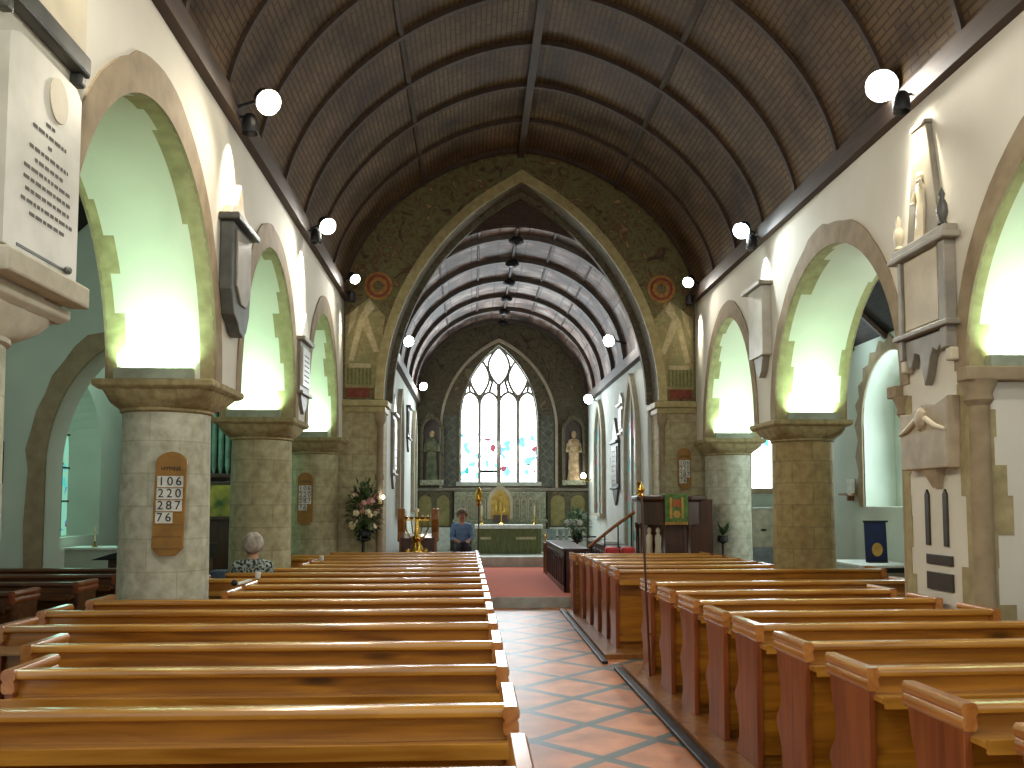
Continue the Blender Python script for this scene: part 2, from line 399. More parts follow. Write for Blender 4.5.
def text_mesh(s, size, loc, rot, name, mat, parent, extrude=0.002, align='CENTER', local=False):
    cu = bpy.data.curves.new('txt', 'FONT'); cu.body = s; cu.size = size; cu.extrude = extrude; cu.align_x = align; cu.align_y = 'CENTER'
    t = bpy.data.objects.new('txt', cu); C.objects.link(t)
    bpy.context.view_layer.update()
    me = bpy.data.meshes.new_from_object(t.evaluated_get(bpy.context.evaluated_depsgraph_get()))
    bpy.data.objects.remove(t); bpy.data.curves.remove(cu)
    me.transform(Matrix.Rotation(rot[2], 4, 'Z') @ Matrix.Rotation(rot[0], 4, 'X'))
    off = Vector(loc)
    if not local:
        q = parent
        while q is not None: off -= q.location; q = q.parent
    me.transform(Matrix.Translation(off))
    me.materials.clear(); me.materials.append(M[mat])
    o = bpy.data.objects.new(name, me); C.objects.link(o); o.parent = parent
    return o

# ------------------------------------------------------------------ key dimensions
XL, XR = -2.45, 4.25            # nave faces of the two arcade walls
TH = 1.00                       # wall thickness
XC = 0.90                       # nave centre line
EAVE, RIDGE = 5.80, 8.65
YA, YA2 = 16.35, 17.0           # chancel arch wall
YE = 26.0                       # east wall
CL, CR = -1.70, 3.45            # chancel walls
CEAVE, CRIDGE = 4.95, 7.40
ZCAP = 3.05
CH1, CH2 = 0.19, 0.45           # raised floors

def nave_z(x):
    t = min(1.0, abs(x-XC)/((XR-XL)/2))
    return EAVE+(RIDGE-EAVE)*(1-t**1.7)**(1/1.7)
def ch_z(x):
    c = (CL+CR)/2; t = min(1.0, abs(x-c)/((CR-CL)/2))
    return CEAVE+(CRIDGE-CEAVE)*math.sqrt(max(0, 1-t*t))

def round_arch(c, a, zs, h, n=32):
    return [(c-a*math.cos(PI*i/n), zs+h*math.sin(PI*i/n)) for i in range(n+1)]
def pointed_arch(c, a, zs, h, n=16):
    R = (h*h+a*a)/(2*a); p = []
    tm = math.asin(min(1, h/R)) if R-a >= 0 else PI-math.asin(min(1, h/R))
    for i in range(n+1):
        t = tm*i/n; p.append((c-a+R-R*math.cos(t), zs+R*math.sin(t)))
    return p+[(2*c-x, z) for x, z in p[-2::-1]]

# ------------------------------------------------------------------ SETTING: floors
b = B(); b.box(-8, 9, -1.5, 15.8, -0.3, 0.0)
struct(b.obj('floor', 'tiles'), 'diagonal orange tile floor with blue grey borders')
b = B(); b.box(XL-TH, XR+TH, 15.8, 23.1, -0.3, CH1-0.004, 0)
b.add([(CL, 15.83, CH1), (XR, 15.83, CH1), (CR, 23.1, CH1), (CL, 23.1, CH1)], [(0, 1, 2, 3)], 1)
struct(b.obj('floor', ['pale_stone', 'carpet']), 'red carpeted floor of the chancel behind one pale step')
b = B(); b.box(CL, CR, 23.1, YE, -0.3, CH2, 0)
struct(b.obj('floor', 'pale_stone'), 'pale raised sanctuary floor under the altar')
b = B(); b.box(-8, XL-TH, 15.8, 22, -0.3, 0.0); b.box(XR+TH, 9, 15.8, 22, -0.3, 0.0)
struct(b.obj('floor', 'pave'), 'grey paved aisle floor east of the tiles')

# ------------------------------------------------------------------ SETTING: arcade walls
def arcade_wall(name, xf, sgn, bays, y0, y1, label, solid=()):
    """xf nave face, sgn=-1 wall goes to -x. bays = (ya, yb) openings springing at ZCAP"""
    xb = xf+sgn*TH; rise = 4.97-ZCAP
    b = B(); ys = []
    prof = []                                      # (y, zlow) upper boundary polyline of the openings
    cur = y0
    for ya, yb in bays:
        prof.append(('pier', cur, ya)); prof.append(('arch', ya, yb)); cur = yb
    prof.append(('pier', cur, y1))
    top = EAVE+2.1
    for k, a, c in prof:
        if k == 'pier':
            zlo = 0.0 if (a, c) in solid else ZCAP
            for x in (xf, xb): b.add([(x, a, zlo), (x, c, zlo), (x, c, top), (x, a, top)], [(0, 1, 2, 3)], 0)
            b.add([(xf, a, zlo), (xf, c, zlo), (xb, c, zlo), (xb, a, zlo)], [(0, 1, 2, 3)], 0)
            if zlo == 0.0:
                for y in (a, c): b.add([(xf, y, 0), (xb, y, 0), (xb, y, ZCAP), (xf, y, ZCAP)], [(0, 1, 2, 3)], 0)
        else:
            pts = round_arch((a+c)/2, (c-a)/2, ZCAP, rise, 48)
            for x in (xf, xb):
                for (p, q) in zip(pts, pts[1:]):
                    b.add([(x, p[0], p[1]), (x, q[0], q[1]), (x, q[0], top), (x, p[0], top)], [(0, 1, 2, 3)], 0)
            NX = 22; w1 = w2 = 3
            for i, (p, q) in enumerate(zip(pts, pts[1:])):
                if i % 3 == 0: w1 = random.choice((2, 2, 3, 3, 4, 5))
                if i % 3 == 1: w2 = random.choice((1, 2, 2, 3, 4))
                for j in range(NX):
                    xa = xf+(xb-xf)*j/NX; xc = xf+(xb-xf)*(j+1)/NX
                    st = j < w1 or j >= NX-w2
                    b.add([(xa, p[0], p[1]), (xa, q[0], q[1]), (xc, q[0], q[1]), (xc, p[0], p[1])], [(0, 1, 2, 3)], 1 if st else 0)
    b.add([(xf, y0, ZCAP), (xb, y0, ZCAP), (xb, y0, top), (xf, y0, top)], [(0, 1, 2, 3)], 0)
    b.add([(xf, y0, top), (xb, y0, top), (xb, y1, top), (xf, y1, top)], [(0, 1, 2, 3)], 0)
    w = struct(b.obj(name, ['plaster', 'stone'], smooth=True, merge=True), label)
    for i, (ya, yb) in enumerate(bays):            # voussoir rings
        r = B()
        for xo, s in ((xf, -sgn), (xb, sgn)):
            inn = round_arch((ya+yb)/2, (yb-ya)/2, ZCAP, rise, 40)
            out = []
            jj = 0
            for k, (yy, zz) in enumerate(round_arch((ya+yb)/2, (yb-ya)/2, ZCAP, rise, 40)):
                if k % 4 == 0: jj = random.uniform(-0.025, 0.03)
                t = PI*k/40; wdt = 0.28+jj
                out.append((yy-wdt*math.cos(t)*0.62, zz+wdt*math.sin(t)))
            r.ring(inn, out, 'yz', xo-s*0.01, xo+s*0.018)
        o = r.obj('trim_%d' % (i+1), 'ring', w)
    return w
HB = 0.45
PL = [4.75, 8.75, 12.45, 16.1]
baysL = [(1.2, PL[0]-HB)]+[(PL[i]+HB, PL[i+1]-HB) for i in range(3)]
wl = arcade_wall('wall_left', XL, -1, baysL, -0.6, YA+0.3, 'left nave arcade wall of pale plaster with four round stone arches')
baysR = [(2.6, 7.24), (8.40, 12.45-HB), (12.45+HB, 16.1-HB)]
wr = arcade_wall('wall_right', XR, 1, baysR, -0.6, YA+0.3, 'right nave arcade wall of cream plaster with round stone arches', solid=((7.24, 8.40),))

# wall plates
b = B()
for x0, x1 in ((XL-0.02, XL+0.1), (XR-0.1, XR+0.02)): b.box(x0, x1, -0.6, YA, EAVE-0.10, EAVE+0.12)
ceil_plate = b

# ------------------------------------------------------------------ SETTING: nave roof
b = B(); n = 48; vs = []; uv = []; arc = 0; last = None; xs = []
for i in range(n+1):
    t = -1+2*i/n; t = math.copysign(1-(1-abs(t))**1.5, t); xs.append(XC+t*(XR-XL)/2)
for i, x in enumerate(xs):
    z = nave_z(x)
    if last: arc += math.hypot(x-last[0], z-last[1])
    last = (x, z)
    for y in (-0.6, YA+0.1): vs.append((x, y, z)); uv.append((arc, y))
b.add(vs, [(2*i, 2*i+1, 2*i+3, 2*i+2) for i in range(n)], 0, uv)
ceil = struct(b.obj('ceiling', 'nave_boards', smooth=True), 'brown boarded barrel roof of the nave with dark curved ribs')
ceil_plate.obj('wall_plate', 'beam', ceil)
for k in range(13):
    y = 16.2-1.3*k; r = B()
    inn = [(XC+(x-XC)*0.988, EAVE+(nave_z(x)-EAVE)*0.972) for x in xs]
    r.ring(inn, [(x, nave_z(x)+0.02) for x in xs], 'xz', y-0.035, y+0.035)
    r.obj('rib', 'beam', ceil)
r = B(); r.box(XC-0.06, XC+0.06, -0.6, YA, RIDGE-0.13, RIDGE+0.01); r.obj('ridge_beam', 'beam', ceil)
for s in (-1, 1):
    x = XC+s*1.85; z = nave_z(x); r = B()
    r.tube([(x, -0.6, z-0.02), (x, YA, z-0.02)], 0.045, 6); r.obj('purlin', 'beam', ceil)

# ------------------------------------------------------------------ SETTING: chancel arch wall
AH, AZ, AR = 2.60, 3.82, 4.22
archp = pointed_arch(XC+0.02, AH, AZ, AR, 20)
b = B()
for y, mi in ((YA, 0), (YA2, 2)):
    for p, q in zip(archp, archp[1:]):
        b.add([(p[0], y, p[1]), (q[0], y, q[1]), (q[0], y, nave_z(q[0])+0.15), (p[0], y, nave_z(p[0])+0.15)], [(0, 1, 2, 3)], mi)
    for xa, xb_ in ((XL-TH-0.05, XC+0.02-AH), (XC+0.02+AH, XR+TH+0.05)):
        N = 6
        for i in range(N):
            x0 = xa+(xb_-xa)*i/N; x1 = xa+(xb_-xa)*(i+1)/N
            b.add([(x0, y, AZ), (x1, y, AZ), (x1, y, nave_z(x1)+0.15), (x0, y, nave_z(x0)+0.15)], [(0, 1, 2, 3)], mi)
            b.add([(x0, y, 0), (x1, y, 0), (x1, y, AZ), (x0, y, AZ)], [(0, 1, 2, 3)], 1)
for p, q in zip(archp, archp[1:]): b.add([(p[0], YA, p[1]), (q[0], YA, q[1]), (q[0], YA2, q[1]), (p[0], YA2, p[1])], [(0, 1, 2, 3)], 2)
for x in (archp[0][0], archp[-1][0]): b.add([(x, YA, 0), (x, YA2, 0), (x, YA2, AZ), (x, YA, AZ)], [(0, 1, 2, 3)], 1)
wa = struct(b.obj('wall_front', ['mural', 'shaft', 'mural_dark']), 'painted chancel arch wall with scrollwork mural and pointed opening')
r = B(); outp = []
for k, (x, z) in enumerate(archp):
    c = XC+0.02; dx = x-c; d = Vector((dx*1.0, (z-AZ)*0.75+0.001)); d = d.normalized() if d.length > 0 else Vector((0, 1))
    outp.append((x+d.x*0.17, z+d.y*0.2))
outp[20] = (XC+0.02, archp[20][1]+0.24)
r.ring(archp, outp, 'xz', YA-0.05, YA+0.02); r.obj('trim_1', 'gold', wa)
r = B()
inn2 = [((x-XC-0.02)*0.955+XC+0.02, AZ+(z-AZ)*0.97) for x, z in archp]
r.ring(inn2, archp, 'xz', YA2-0.12, YA2+0.005); r.obj('trim_2', 'mural_dark', wa)
# capitals + corner shafts of the chancel arch
for s, xe, xw in ((1, archp[0][0], XL), (-1, archp[-1][0], XR)):
    r = B(); r.box(min(xe+s*0.08, xw), max(xe+s*0.08, xw), YA-0.08, YA2+0.02, AZ-0.13, AZ-0.02)
    r.box(min(xe+s*0.03, xw), max(xe+s*0.03, xw), YA-0.04, YA2+0.01, AZ-0.24, AZ-0.13)
    r.obj('trim_3', 'gold', wa, bevel=0.015)
    r = B()
    r.lathe([(0.09, 0), (0.09, 0.25), (0.06, 0.35), (0.055, 3.3), (0.08, 3.36), (0.1, 3.44), (0.1, AZ-0.24)], xe-s*0.06, YA-0.03, 0, 14)
    r.lathe([(0.085, -0.04), (0.085, 0.06)], xe-s*0.06, YA-0.03, 2.35, 14)
    r.obj('trim_4', 'ring', wa, smooth=True)
r = B()
for i in range(36):
    x0 = CL+(CR-CL)*i/36; x1 = CL+(CR-CL)*(i+1)/36
    r.add([(x0, YA2+0.012, ch_z(x0)-0.03), (x1, YA2+0.012, ch_z(x1)-0.03), (x1, YA2+0.012, 8.7), (x0, YA2+0.012, 8.7)], [(0, 1, 2, 3)])
r.obj('trim_5', 'beam', wa)
# murals (flat paint) on the spandrels
def mural_figure(cx, s, label):
    t = thing('mural_painting', label, 'painting', (cx, YA-0.004, 4.0))
    ly = [YA-0.004]
    def flat(name, polys, mats):
        q = B(); ly[0] -= 0.004; y = ly[0]
        for poly, mi in polys:
            q.add([(cx+s*px, y-0.0015*mi, pz) for px, pz in poly], [tuple(range(len(poly)))], mi)
        q.obj(name, mats, t)
    flat('plinth_panel', [([(-0.3, 3.86), (0.12, 3.86), (0.12, 4.04), (-0.3, 4.04)], 0)], ['mural_red'])
    flat('ground_panel', [([(-0.34, 4.04), (0.2, 4.04), (0.32, 4.7), (0.4, 5.4), (0.1, 5.75), (-0.34, 5.4)], 0)], ['mural_pale'])
    flat('robe', [([(-0.28, 4.55+0.0), (-0.18, 4.55), (-0.02, 5.2), (0.2, 4.72), (0.3, 4.72), (0.06, 5.42), (-0.02, 5.5), (-0.1, 5.35)], 0),
                  ([(-0.26, 4.5), (0.14, 4.5), (0.14, 4.42), (-0.26, 4.42)], 0)], ['cream_paint'])
    flat('skirt', [([(-0.3+0.07*i, 4.1), (-0.265+0.07*i, 4.1), (-0.265+0.07*i, 4.42), (-0.3+0.07*i, 4.42)], 0) for i in range(7)], ['mural_green'])
    flat('wings', [([(-0.04, 5.3), (0.03, 5.35), (0.2, 5.55), (0.12, 5.72), (0.02, 5.6)], 0), ([(-0.3, 5.0), (-0.24, 5.45), (-0.1, 5.6), (-0.16, 5.3)], 0)], ['cream_paint'])
    def circ(r0, r1, z, n=20):
        return [([(0.27+r0*math.cos(a), z+r0*math.sin(a)), (0.27+r1*math.cos(a), z+r1*math.sin(a)), (0.27+r1*math.cos(a2), z+r1*math.sin(a2)), (0.27+r0*math.cos(a2), z+r0*math.sin(a2))], 0)
                for a, a2 in ((2*PI*i/n, 2*PI*(i+1)/n) for i in range(n))]
    flat('rosette', circ(0.10, 0.17, 5.98)+circ(0.22, 0.27, 5.98), ['mural_ochre'])
    flat('rosette_ring', circ(0.17, 0.22, 5.98), ['mural_red'])
mural_figure(-2.07, 1, 'faded winged figure mural left of the chancel arch under a ringed rosette')
mural_figure(3.87, -1, 'faded winged figure mural right of the chancel arch under a ringed rosette')

# ------------------------------------------------------------------ SETTING: chancel
def chan_wall(x, s, name, label):
    b = B(); b.box(min(x, x-s*0.5), max(x, x-s*0.5), YA2, YE+0.3, -0.2, CEAVE+0.2)
    w = struct(b.obj(name, 'chancel_plaster'), label)
    return w
chan_wall(CL, 1, 'wall_left', 'left white plastered chancel wall'); chan_wall(CR, -1, 'wall_right', 'right white plastered chancel wall')
b = B(); vs = []; uv = []; n = 36; arc = 0; last = None; cx = (CL+CR)/2
cxs = [cx-(CR-CL)/2*math.cos(PI*i/n) for i in range(n+1)]
for x in cxs:
    z = ch_z(x)
    if last: arc += math.hypot(x-last[0], z-last[1])
    last = (x, z)
    for y in (YA2-0.02, YE+0.1): vs.append((x, y, z)); uv.append((arc, y))
b.add(vs, [(2*i, 2*i+1, 2*i+3, 2*i+2) for i in range(n)], 0, uv)
cc = struct(b.obj('ceiling', 'chancel_boards', smooth=True), 'painted panelled barrel ceiling of the chancel with ribs and bosses')
for k, y in enumerate((17.6, 19.3, 21.0, 22.7, 24.3, 25.85)):
    r = B(); inn = [(cx+(x-cx)*0.965, CEAVE+(ch_z(x)-CEAVE)*0.955) for x in cxs]
    r.ring(inn, [(x, ch_z(x)+0.01) for x in cxs], 'xz', y-0.055, y+0.055); rb = r.obj('rib', 'chancel_rib', cc)
    q = B(); q.ball((cx, y, CRIDGE-0.13), 0.13, 8, sc=(1.2, 1, 0.7), jit=0.12); q.obj('roof_boss', 'iron', cc)
for f in (0.30, 0.62):
    for s in (-1, 1):
        x = cx+s*f*(CR-CL)/2; r = B(); r.tube([(x, YA2, ch_z(x)-0.01), (x, YE, ch_z(x)-0.01)], 0.03, 6); r.obj('purlin', 'beam', cc)
r = B(); r.tube([(cx, YA2, CRIDGE-0.03), (cx, YE, CRIDGE-0.03)], 0.04, 6); r.obj('ridge_beam', 'beam', cc)
r = B()
for x0, x1 in ((CL, CL+0.13), (CR-0.13, CR)): r.box(x0, x1, YA2, YE, CEAVE-0.12, CEAVE+0.1)
r.obj('wall_plate', 'beam', cc)

# east wall with pointed window
WX, WA, WS0, WSP, WAP = 0.77, 1.17, 2.50, 4.35, 6.63
wp = pointed_arch(WX, WA, WSP, WAP-WSP, 16)
b = B()
for p, q in zip(wp, wp[1:]): b.add([(p[0], YE, p[1]), (q[0], YE, q[1]), (q[0], YE, ch_z(q[0])+0.1), (p[0], YE, ch_z(p[0])+0.1)], [(0, 1, 2, 3)], 0)
for xa, xb_ in ((CL, WX-WA), (WX+WA, CR)):
    for i in range(8):
        x0 = xa+(xb_-xa)*i/8; x1 = xa+(xb_-xa)*(i+1)/8
        b.add([(x0, YE, 4.35), (x1, YE, 4.35), (x1, YE, ch_z(x1)+0.1), (x0, YE, ch_z(x0)+0.1)], [(0, 1, 2, 3)], 0)
    b.add([(xa, YE, 0), (xb_, YE, 0), (xb_, YE, 4.35), (xa, YE, 4.35)], [(0, 1, 2, 3)], 1)
b.add([(WX-WA, YE, 0), (WX+WA, YE, 0), (WX+WA, YE, WS0), (WX-WA, YE, WS0)], [(0, 1, 2, 3)], 1)
full = [(WX-WA, WS0)]+wp+[(WX+WA, WS0)]
for p, q in zip(full, full[1:]+full[:1]): b.add([(p[0], YE, p[1]), (q[0], YE, q[1]), (q[0], YE+0.32, q[1]), (p[0], YE+0.32, p[1])], [(0, 1, 2, 3)], 2)
we = struct(b.obj('wall_back', ['mural_dark', 'mural_dark', 'pale_stone']), 'east wall with dark painted scrollwork around the great window')
r = B()   # hood mould
hi = pointed_arch(WX, WA+0.52, 4.1, 2.62, 16); ho = pointed_arch(WX, WA+0.60, 4.1, 2.72, 16)
r.ring(hi, ho, 'xz', YE-0.07, YE+0.01); r.box(WX-WA-0.6, WX-WA-0.52, YE-0.07, YE, 2.3, 4.1); r.box(WX+WA+0.52, WX+WA+0.6, YE-0.07, YE, 2.3, 4.1)
r.obj('trim_1', 'cap_cream', we)
r = B(); r.box(CL, CR, YE-0.10, YE, 2.22, 2.32); r.obj('trim_2', 'marble_grey', we, bevel=0.02)
r = B()
r.box(WX-WA-0.48, WX-WA-0.1, YE-0.03, YE+0.01, 2.36, 4.5); r.box(WX+WA+0.1, WX+WA+0.48, YE-0.03, YE+0.01, 2.36, 4.5)
r.obj('trim_3', 'diaper', we)
# east window
win = struct(thing('window_1', 'tall pointed east window of four lights with bright stained glass', 'window', (WX, YE+0.15, WS0)))
q = B(); q.add([(x, YE+0.2, z) for x, z in full], [tuple(range(len(full)))]); q.obj('stained_glass', 'east_glass', win)
def inside(x, z):
    if z < WSP: return abs(x-WX) <= WA
    for p, q_ in zip(wp, wp[1:]):
        if min(p[0], q_[0]) <= x <= max(p[0], q_[0]):
            f = (x-p[0])/(q_[0]-p[0]+1e-9); return z <= p[1]+f*(q_[1]-p[1])
    return False
tr = B()
def bar(pts, r=0.03):
    r *= 1.55
    pts = [p for p in pts if inside(*p)]
    if len(pts) > 1: tr.tube([(x, YE+0.15, z) for x, z in pts], r, 6)
def vesica(c, z0, z1, hw, n=14, ogee=0.0):
    for s in (-1, 1):
        bar([(c+s*hw*math.sin(PI*i/n)**0.8, z0+(z1-z0)*i/n) for i in range(n+1)], 0.028)
for dx in (-0.58, 0, 0.58): bar([(WX+dx, WS0+0.2*i) for i in range(14 if dx else 15)], 0.034 if dx else 0.045)
for k in range(4):
    c = WX-0.87+0.58*k
    bar(pointed_arch(c, 0.28, 4.85, 0.36, 8), 0.028)
vesica(WX-0.58, 5.08, 6.22, 0.29); vesica(WX+0.58, 5.08, 6.22, 0.29); vesica(WX, 5.42, 6.58, 0.32)
bar([(WX, 5.3), (WX, 5.45)], 0.05)
for s in (-1, 1):
    bar([(WX+s*0.58, 6.2), (WX+s*0.4, 6.32), (WX+s*0.2, 6.45)], 0.028)
    bar([(WX+s*0.87, 5.2), (WX+s*0.9, 5.5), (WX+s*0.8, 5.8)], 0.028); bar([(WX+s*0.29, 5.2), (WX+s*0.2, 5.5), (WX+s*0.3, 5.8)], 0.028)
tr.tube([(x, YE+0.15, z) for x, z in full], 0.05, 6)
tr.obj('stone_tracery', 'marble_grey', win)
bb = B()
for zz, k in ((3.0, 3), (3.75, 1)): 
    xx = WX-1.16+0.58*k; bb.box(xx+0.05, xx+0.53, YE+0.14, YE+0.18, zz, zz+0.04)
bb.box(WX-0.54, WX-0.06, YE+0.14, YE+0.18, 2.78, 2.86)
bb.obj('lead_bar', 'iron', win)
bb = B(); bb.box(WX-WA-0.1, WX+WA+0.1, YE-0.05, YE+0.3, WS0-0.12, WS0); bb.obj('sill', 'pale_stone', win)

# chancel side features
def wall_pts(s, x, poly, d0, d1, name, mats, parent, m=0, bevel=0):
    """polygon in y,z on a wall at x, standing s*d1 off it"""
    q = B(); q.prism(poly, 'yz', x+s*d0, x+s*d1, m); return q.obj(name, mats, parent, bevel=bevel)
def tablet(name, label, x, s, y0, y1, z0, z1, mat, frame='marble_dark', group=None, cat='wall tablet', ped=True, foot=True, lines=0):
    t = thing(name, label, cat, (x, (y0+y1)/2, z0), group)
    w = y1-y0
    wall_pts(s, x, [(y0, z0), (y1, z0), (y1, z1), (y0, z1)], 0, 0.05, 'back_slab', frame, t)
    wall_pts(s, x, [(y0+0.1*w, z0+0.08), (y1-0.1*w, z0+0.08), (y1-0.1*w, z1-0.08), (y0+0.1*w, z1-0.08)], 0.05, 0.075, 'inscription_panel', mat, t)
    q = B(); q.box(min(x, x+s*0.12), max(x, x+s*0.12), y0-0.05, y1+0.05, z1, z1+0.06); q.obj('cornice', frame, t, bevel=0.012)
    q = B(); q.box(min(x, x+s*0.1), max(x, x+s*0.1), y0-0.04, y1+0.04, z0-0.05, z0); q.obj('shelf', frame, t, bevel=0.012)
    c = (y0+y1)/2
    if ped: wall_pts(s, x, [(y0, z1+0.06), (y1, z1+0.06), (c+0.08*w, z1+0.06+0.45*w), (c, z1+0.06+0.6*w), (c-0.08*w, z1+0.06+0.45*w)], 0, 0.06, 'pediment', mat, t, bevel=0.01)
    if foot: wall_pts(s, x, [(y0+0.1*w, z0-0.05), (y1-0.1*w, z0-0.05), (c+0.15*w, z0-0.05-0.3*w), (c, z0-0.05-0.4*w), (c-0.15*w, z0-0.05-0.3*w)], 0, 0.05, 'apron', frame, t)
    if lines:
        q = B()
        q.prism([(y0+0.14*w, z0+0.11), (y1-0.14*w, z0+0.11), (y1-0.14*w, z1-0.11), (y0+0.14*w, z1-0.11)], 'yz', x+s*0.07, x+s*0.078, 1)
        for i in range(lines):
            zz = z1-0.2-(z1-z0-0.35)*i/max(1, lines-1); hw = w*random.uniform(0.22, 0.34)
            q.box(min(x+s*0.075, x+s*0.080), max(x+s*0.075, x+s*0.080), c-hw, c+hw, zz, zz+0.018)
        q.obj('inscription', ['ink', mat], t)
    return t
tablet('wall_tablet', 'large grey memorial tablet on the right chancel wall', CR, -1, 20.3, 21.25, 2.25, 3.3, 'marble_grey', lines=7)
tablet('wall_tablet', 'small white memorial tablet high on the right chancel wall', CR, -1, 19.65, 20.1, 3.5, 4.1, 'marble', 'marble', lines=4, foot=False)
tablet('wall_tablet', 'pale memorial tablet on the left chancel wall nearest the arch', CL, 1, 18.0, 18.7, 2.5, 3.7, 'marble', 'marble_grey', lines=6)
tablet('wall_tablet', 'dark memorial tablet high on the left chancel wall nearer the altar', CL, 1, 22.1, 22.9, 3.55, 4.3, 'marble_grey', lines=5, ped=False)
def side_opening(x, s, y0, y1, z0, zs, zap, name, label, glass, n=12):
    """shallow pointed frame with leaded glass or a door set against a wall"""
    c = (y0+y1)/2; a = (y1-y0)/2; ap = pointed_arch(c, a, zs, zap-zs, n); f = [(y0, z0)]+ap+[(y1, z0)]
    w = struct(thing(name, label, 'window', (x, c, z0)))
    q = B(); q.add([(x+s*0.02, yy, zz) for yy, zz in f], [tuple(range(len(f)))]); q.obj('glass', glass, w)
    o = [(y0-0.14, z0)]+pointed_arch(c, a+0.14, zs, zap-zs+0.18, n)+[(y1+0.14, z0)]
    q = B(); q.ring(f, o, 'yz', x, x+s*0.1); q.box(min(x, x+s*0.16), max(x, x+s*0.16), y0-0.18, y1+0.18, z0-0.08, z0); q.obj('stone_frame', 'cap_cream', w)
    q = B(); q.box(min(x+s*0.02, x+s*0.06), max(x+s*0.02, x+s*0.06), c-0.025, c+0.025, z0, zap-0.1); q.obj('mullion', 'cap_cream', w)
    return w
side_opening(CR, -1, 17.9, 19.2, 0.6, 3.1, 4.5, 'window_2', 'pointed side window in the right chancel wall', 'dim_glass')
side_opening(CR, -1, 22.7, 24.0, 1.6, 3.4, 4.5, 'window_3', 'pointed side window beside the sanctuary on the right', 'dim_glass')
side_opening(CL, 1, 19.4, 20.3, 1.7, 3.3, 4.3, 'window_4', 'pointed side window in the left chancel wall', 'dim_glass')
side_opening(CL, 1, 24.0, 25.0, 1.7, 3.3, 4.3, 'window_5', 'pointed side window beside the sanctuary on the left', 'dim_glass')

# ------------------------------------------------------------------ SETTING: aisles
AXL, AXR = -6.9, 7.0
def lean_roof(x0, z0, x1, z1, y0, y1, label):
    b = B(); b.add([(x0, y0, z0), (x1, y0, z1), (x1, y1, z1), (x0, y1, z0)], [(0, 1, 2, 3)])
    c = struct(b.obj('ceiling', 'roof_dark'), label)
    for k in range(int((y1-y0)/1.3)):
        y = y0+0.6+1.3*k; r = B(); r.tube([(x0, y, z0-0.06), (x1, y, z1-0.06)], 0.06, 6); r.obj('rafter', 'beam', c)
    return c
lean_roof(AXL, 4.55, XL-TH, 7.8, -0.6, 19, 'dark lean-to roof over the left aisle')
lean_roof(AXR, 4.75, XR+TH, 6.4, -0.6, 19, 'dark lean-to roof over the right aisle')
# north aisle wall with a deep splayed window
NY0, NY1 = 14.7, 16.45
b = B()
b.box(AXL-0.6, AXL, -0.6, NY0-0.001, 0, 4.6); b.box(AXL-0.6, AXL, NY1+0.001, 19, 0, 4.6); b.box(AXL-0.6, AXL, NY0, NY1, 0, 1.3); 
wnp = pointed_arch((NY0+NY1)/2, (NY1-NY0)/2, 2.8, 1.25, 10)
def splay(y): return 15.575+(y-15.575)*0.66
for p, q in zip(wnp, wnp[1:]):
    b.add([(AXL, p[0], p[1]), (AXL, q[0], q[1]), (AXL, q[0], 4.6), (AXL, p[0], 4.6)], [(0, 1, 2, 3)])
    b.add([(AXL, p[0], p[1]), (AXL, q[0], q[1]), (AXL-0.45, splay(q[0]), q[1]-0.1), (AXL-0.45, splay(p[0]), p[1]-0.1)], [(0, 1, 2, 3)])
for yy in (NY0, NY1): b.add([(AXL, yy, 1.3), (AXL, yy, 2.8), (AXL-0.45, splay(yy), 2.7), (AXL-0.45, splay(yy), 1.3)], [(0, 1, 2, 3)])
struct(b.obj('wall_north', 'aisle_plaster'), 'outer wall of the left aisle with a deep pointed window recess')
w6 = struct(thing('window_6', 'narrow green stained window deep in the left aisle wall', 'window', (AXL-0.5, 15.575, 1.3)))
q = B(); fw = [(splay(NY0)-0.05, 1.3)]+pointed_arch(15.575, 0.62, 2.7, 1.15, 10)+[(splay(NY1)+0.05, 1.3)]
q.add([(AXL-0.45, y, z) for y, z in fw], [tuple(range(len(fw)))]); q.obj('stained_glass', 'green_glass', w6)
q = B()
for yy in (15.35, 15.8): q.box(AXL-0.47, AXL-0.40, yy-0.03, yy+0.03, 1.3, 3.6)
for zz in (1.9, 2.5, 3.1): q.box(AXL-0.46, AXL-0.42, 15.0, 16.15, zz, zz+0.03)
q.obj('lead_bar', 'iron', w6)
# transverse arch in the left aisle
b = B(); ty, ty2 = 12.45, 12.95
tc_, ta = -4.62, 1.36
tp = round_arch(tc_, ta, 2.35, 1.9, 24)
def slope_z(x): return 4.55+(x-AXL)*(7.8-4.55)/(XL-TH-AXL)+0.02
for y in (ty, ty2):
    for p, q in zip(tp, tp[1:]): b.add([(p[0], y, p[1]), (q[0], y, q[1]), (q[0], y, slope_z(q[0])), (p[0], y, slope_z(p[0]))], [(0, 1, 2, 3)])
    b.add([(AXL, y, 0), (tc_-ta, y, 0), (tc_-ta, y, slope_z(tc_-ta)), (AXL, y, slope_z(AXL))], [(0, 1, 2, 3)])
full_t = [(tc_-ta, 0)]+tp
for p, q in zip(full_t, full_t[1:]): b.add([(p[0], ty, p[1]), (q[0], ty, q[1]), (q[0], ty2, q[1]), (p[0], ty2, p[1])], [(0, 1, 2, 3)])
wt = struct(b.obj('wall_across', 'aisle_plaster'), 'cross wall of the left aisle with a rough stone arch')
r = B()
inn = [(tc_-ta, 0.0), (tc_-ta, 0.8), (tc_-ta, 1.6)]+tp
out = [(tc_-ta-0.27, 0.0), (tc_-ta-0.24, 0.8), (tc_-ta-0.27, 1.6)]
for k, (x, z) in enumerate(tp):
    t = PI*k/24; w = 0.26+random.uniform(-0.06, 0.06); out.append((x-w*math.cos(t), z+w*math.sin(t)))
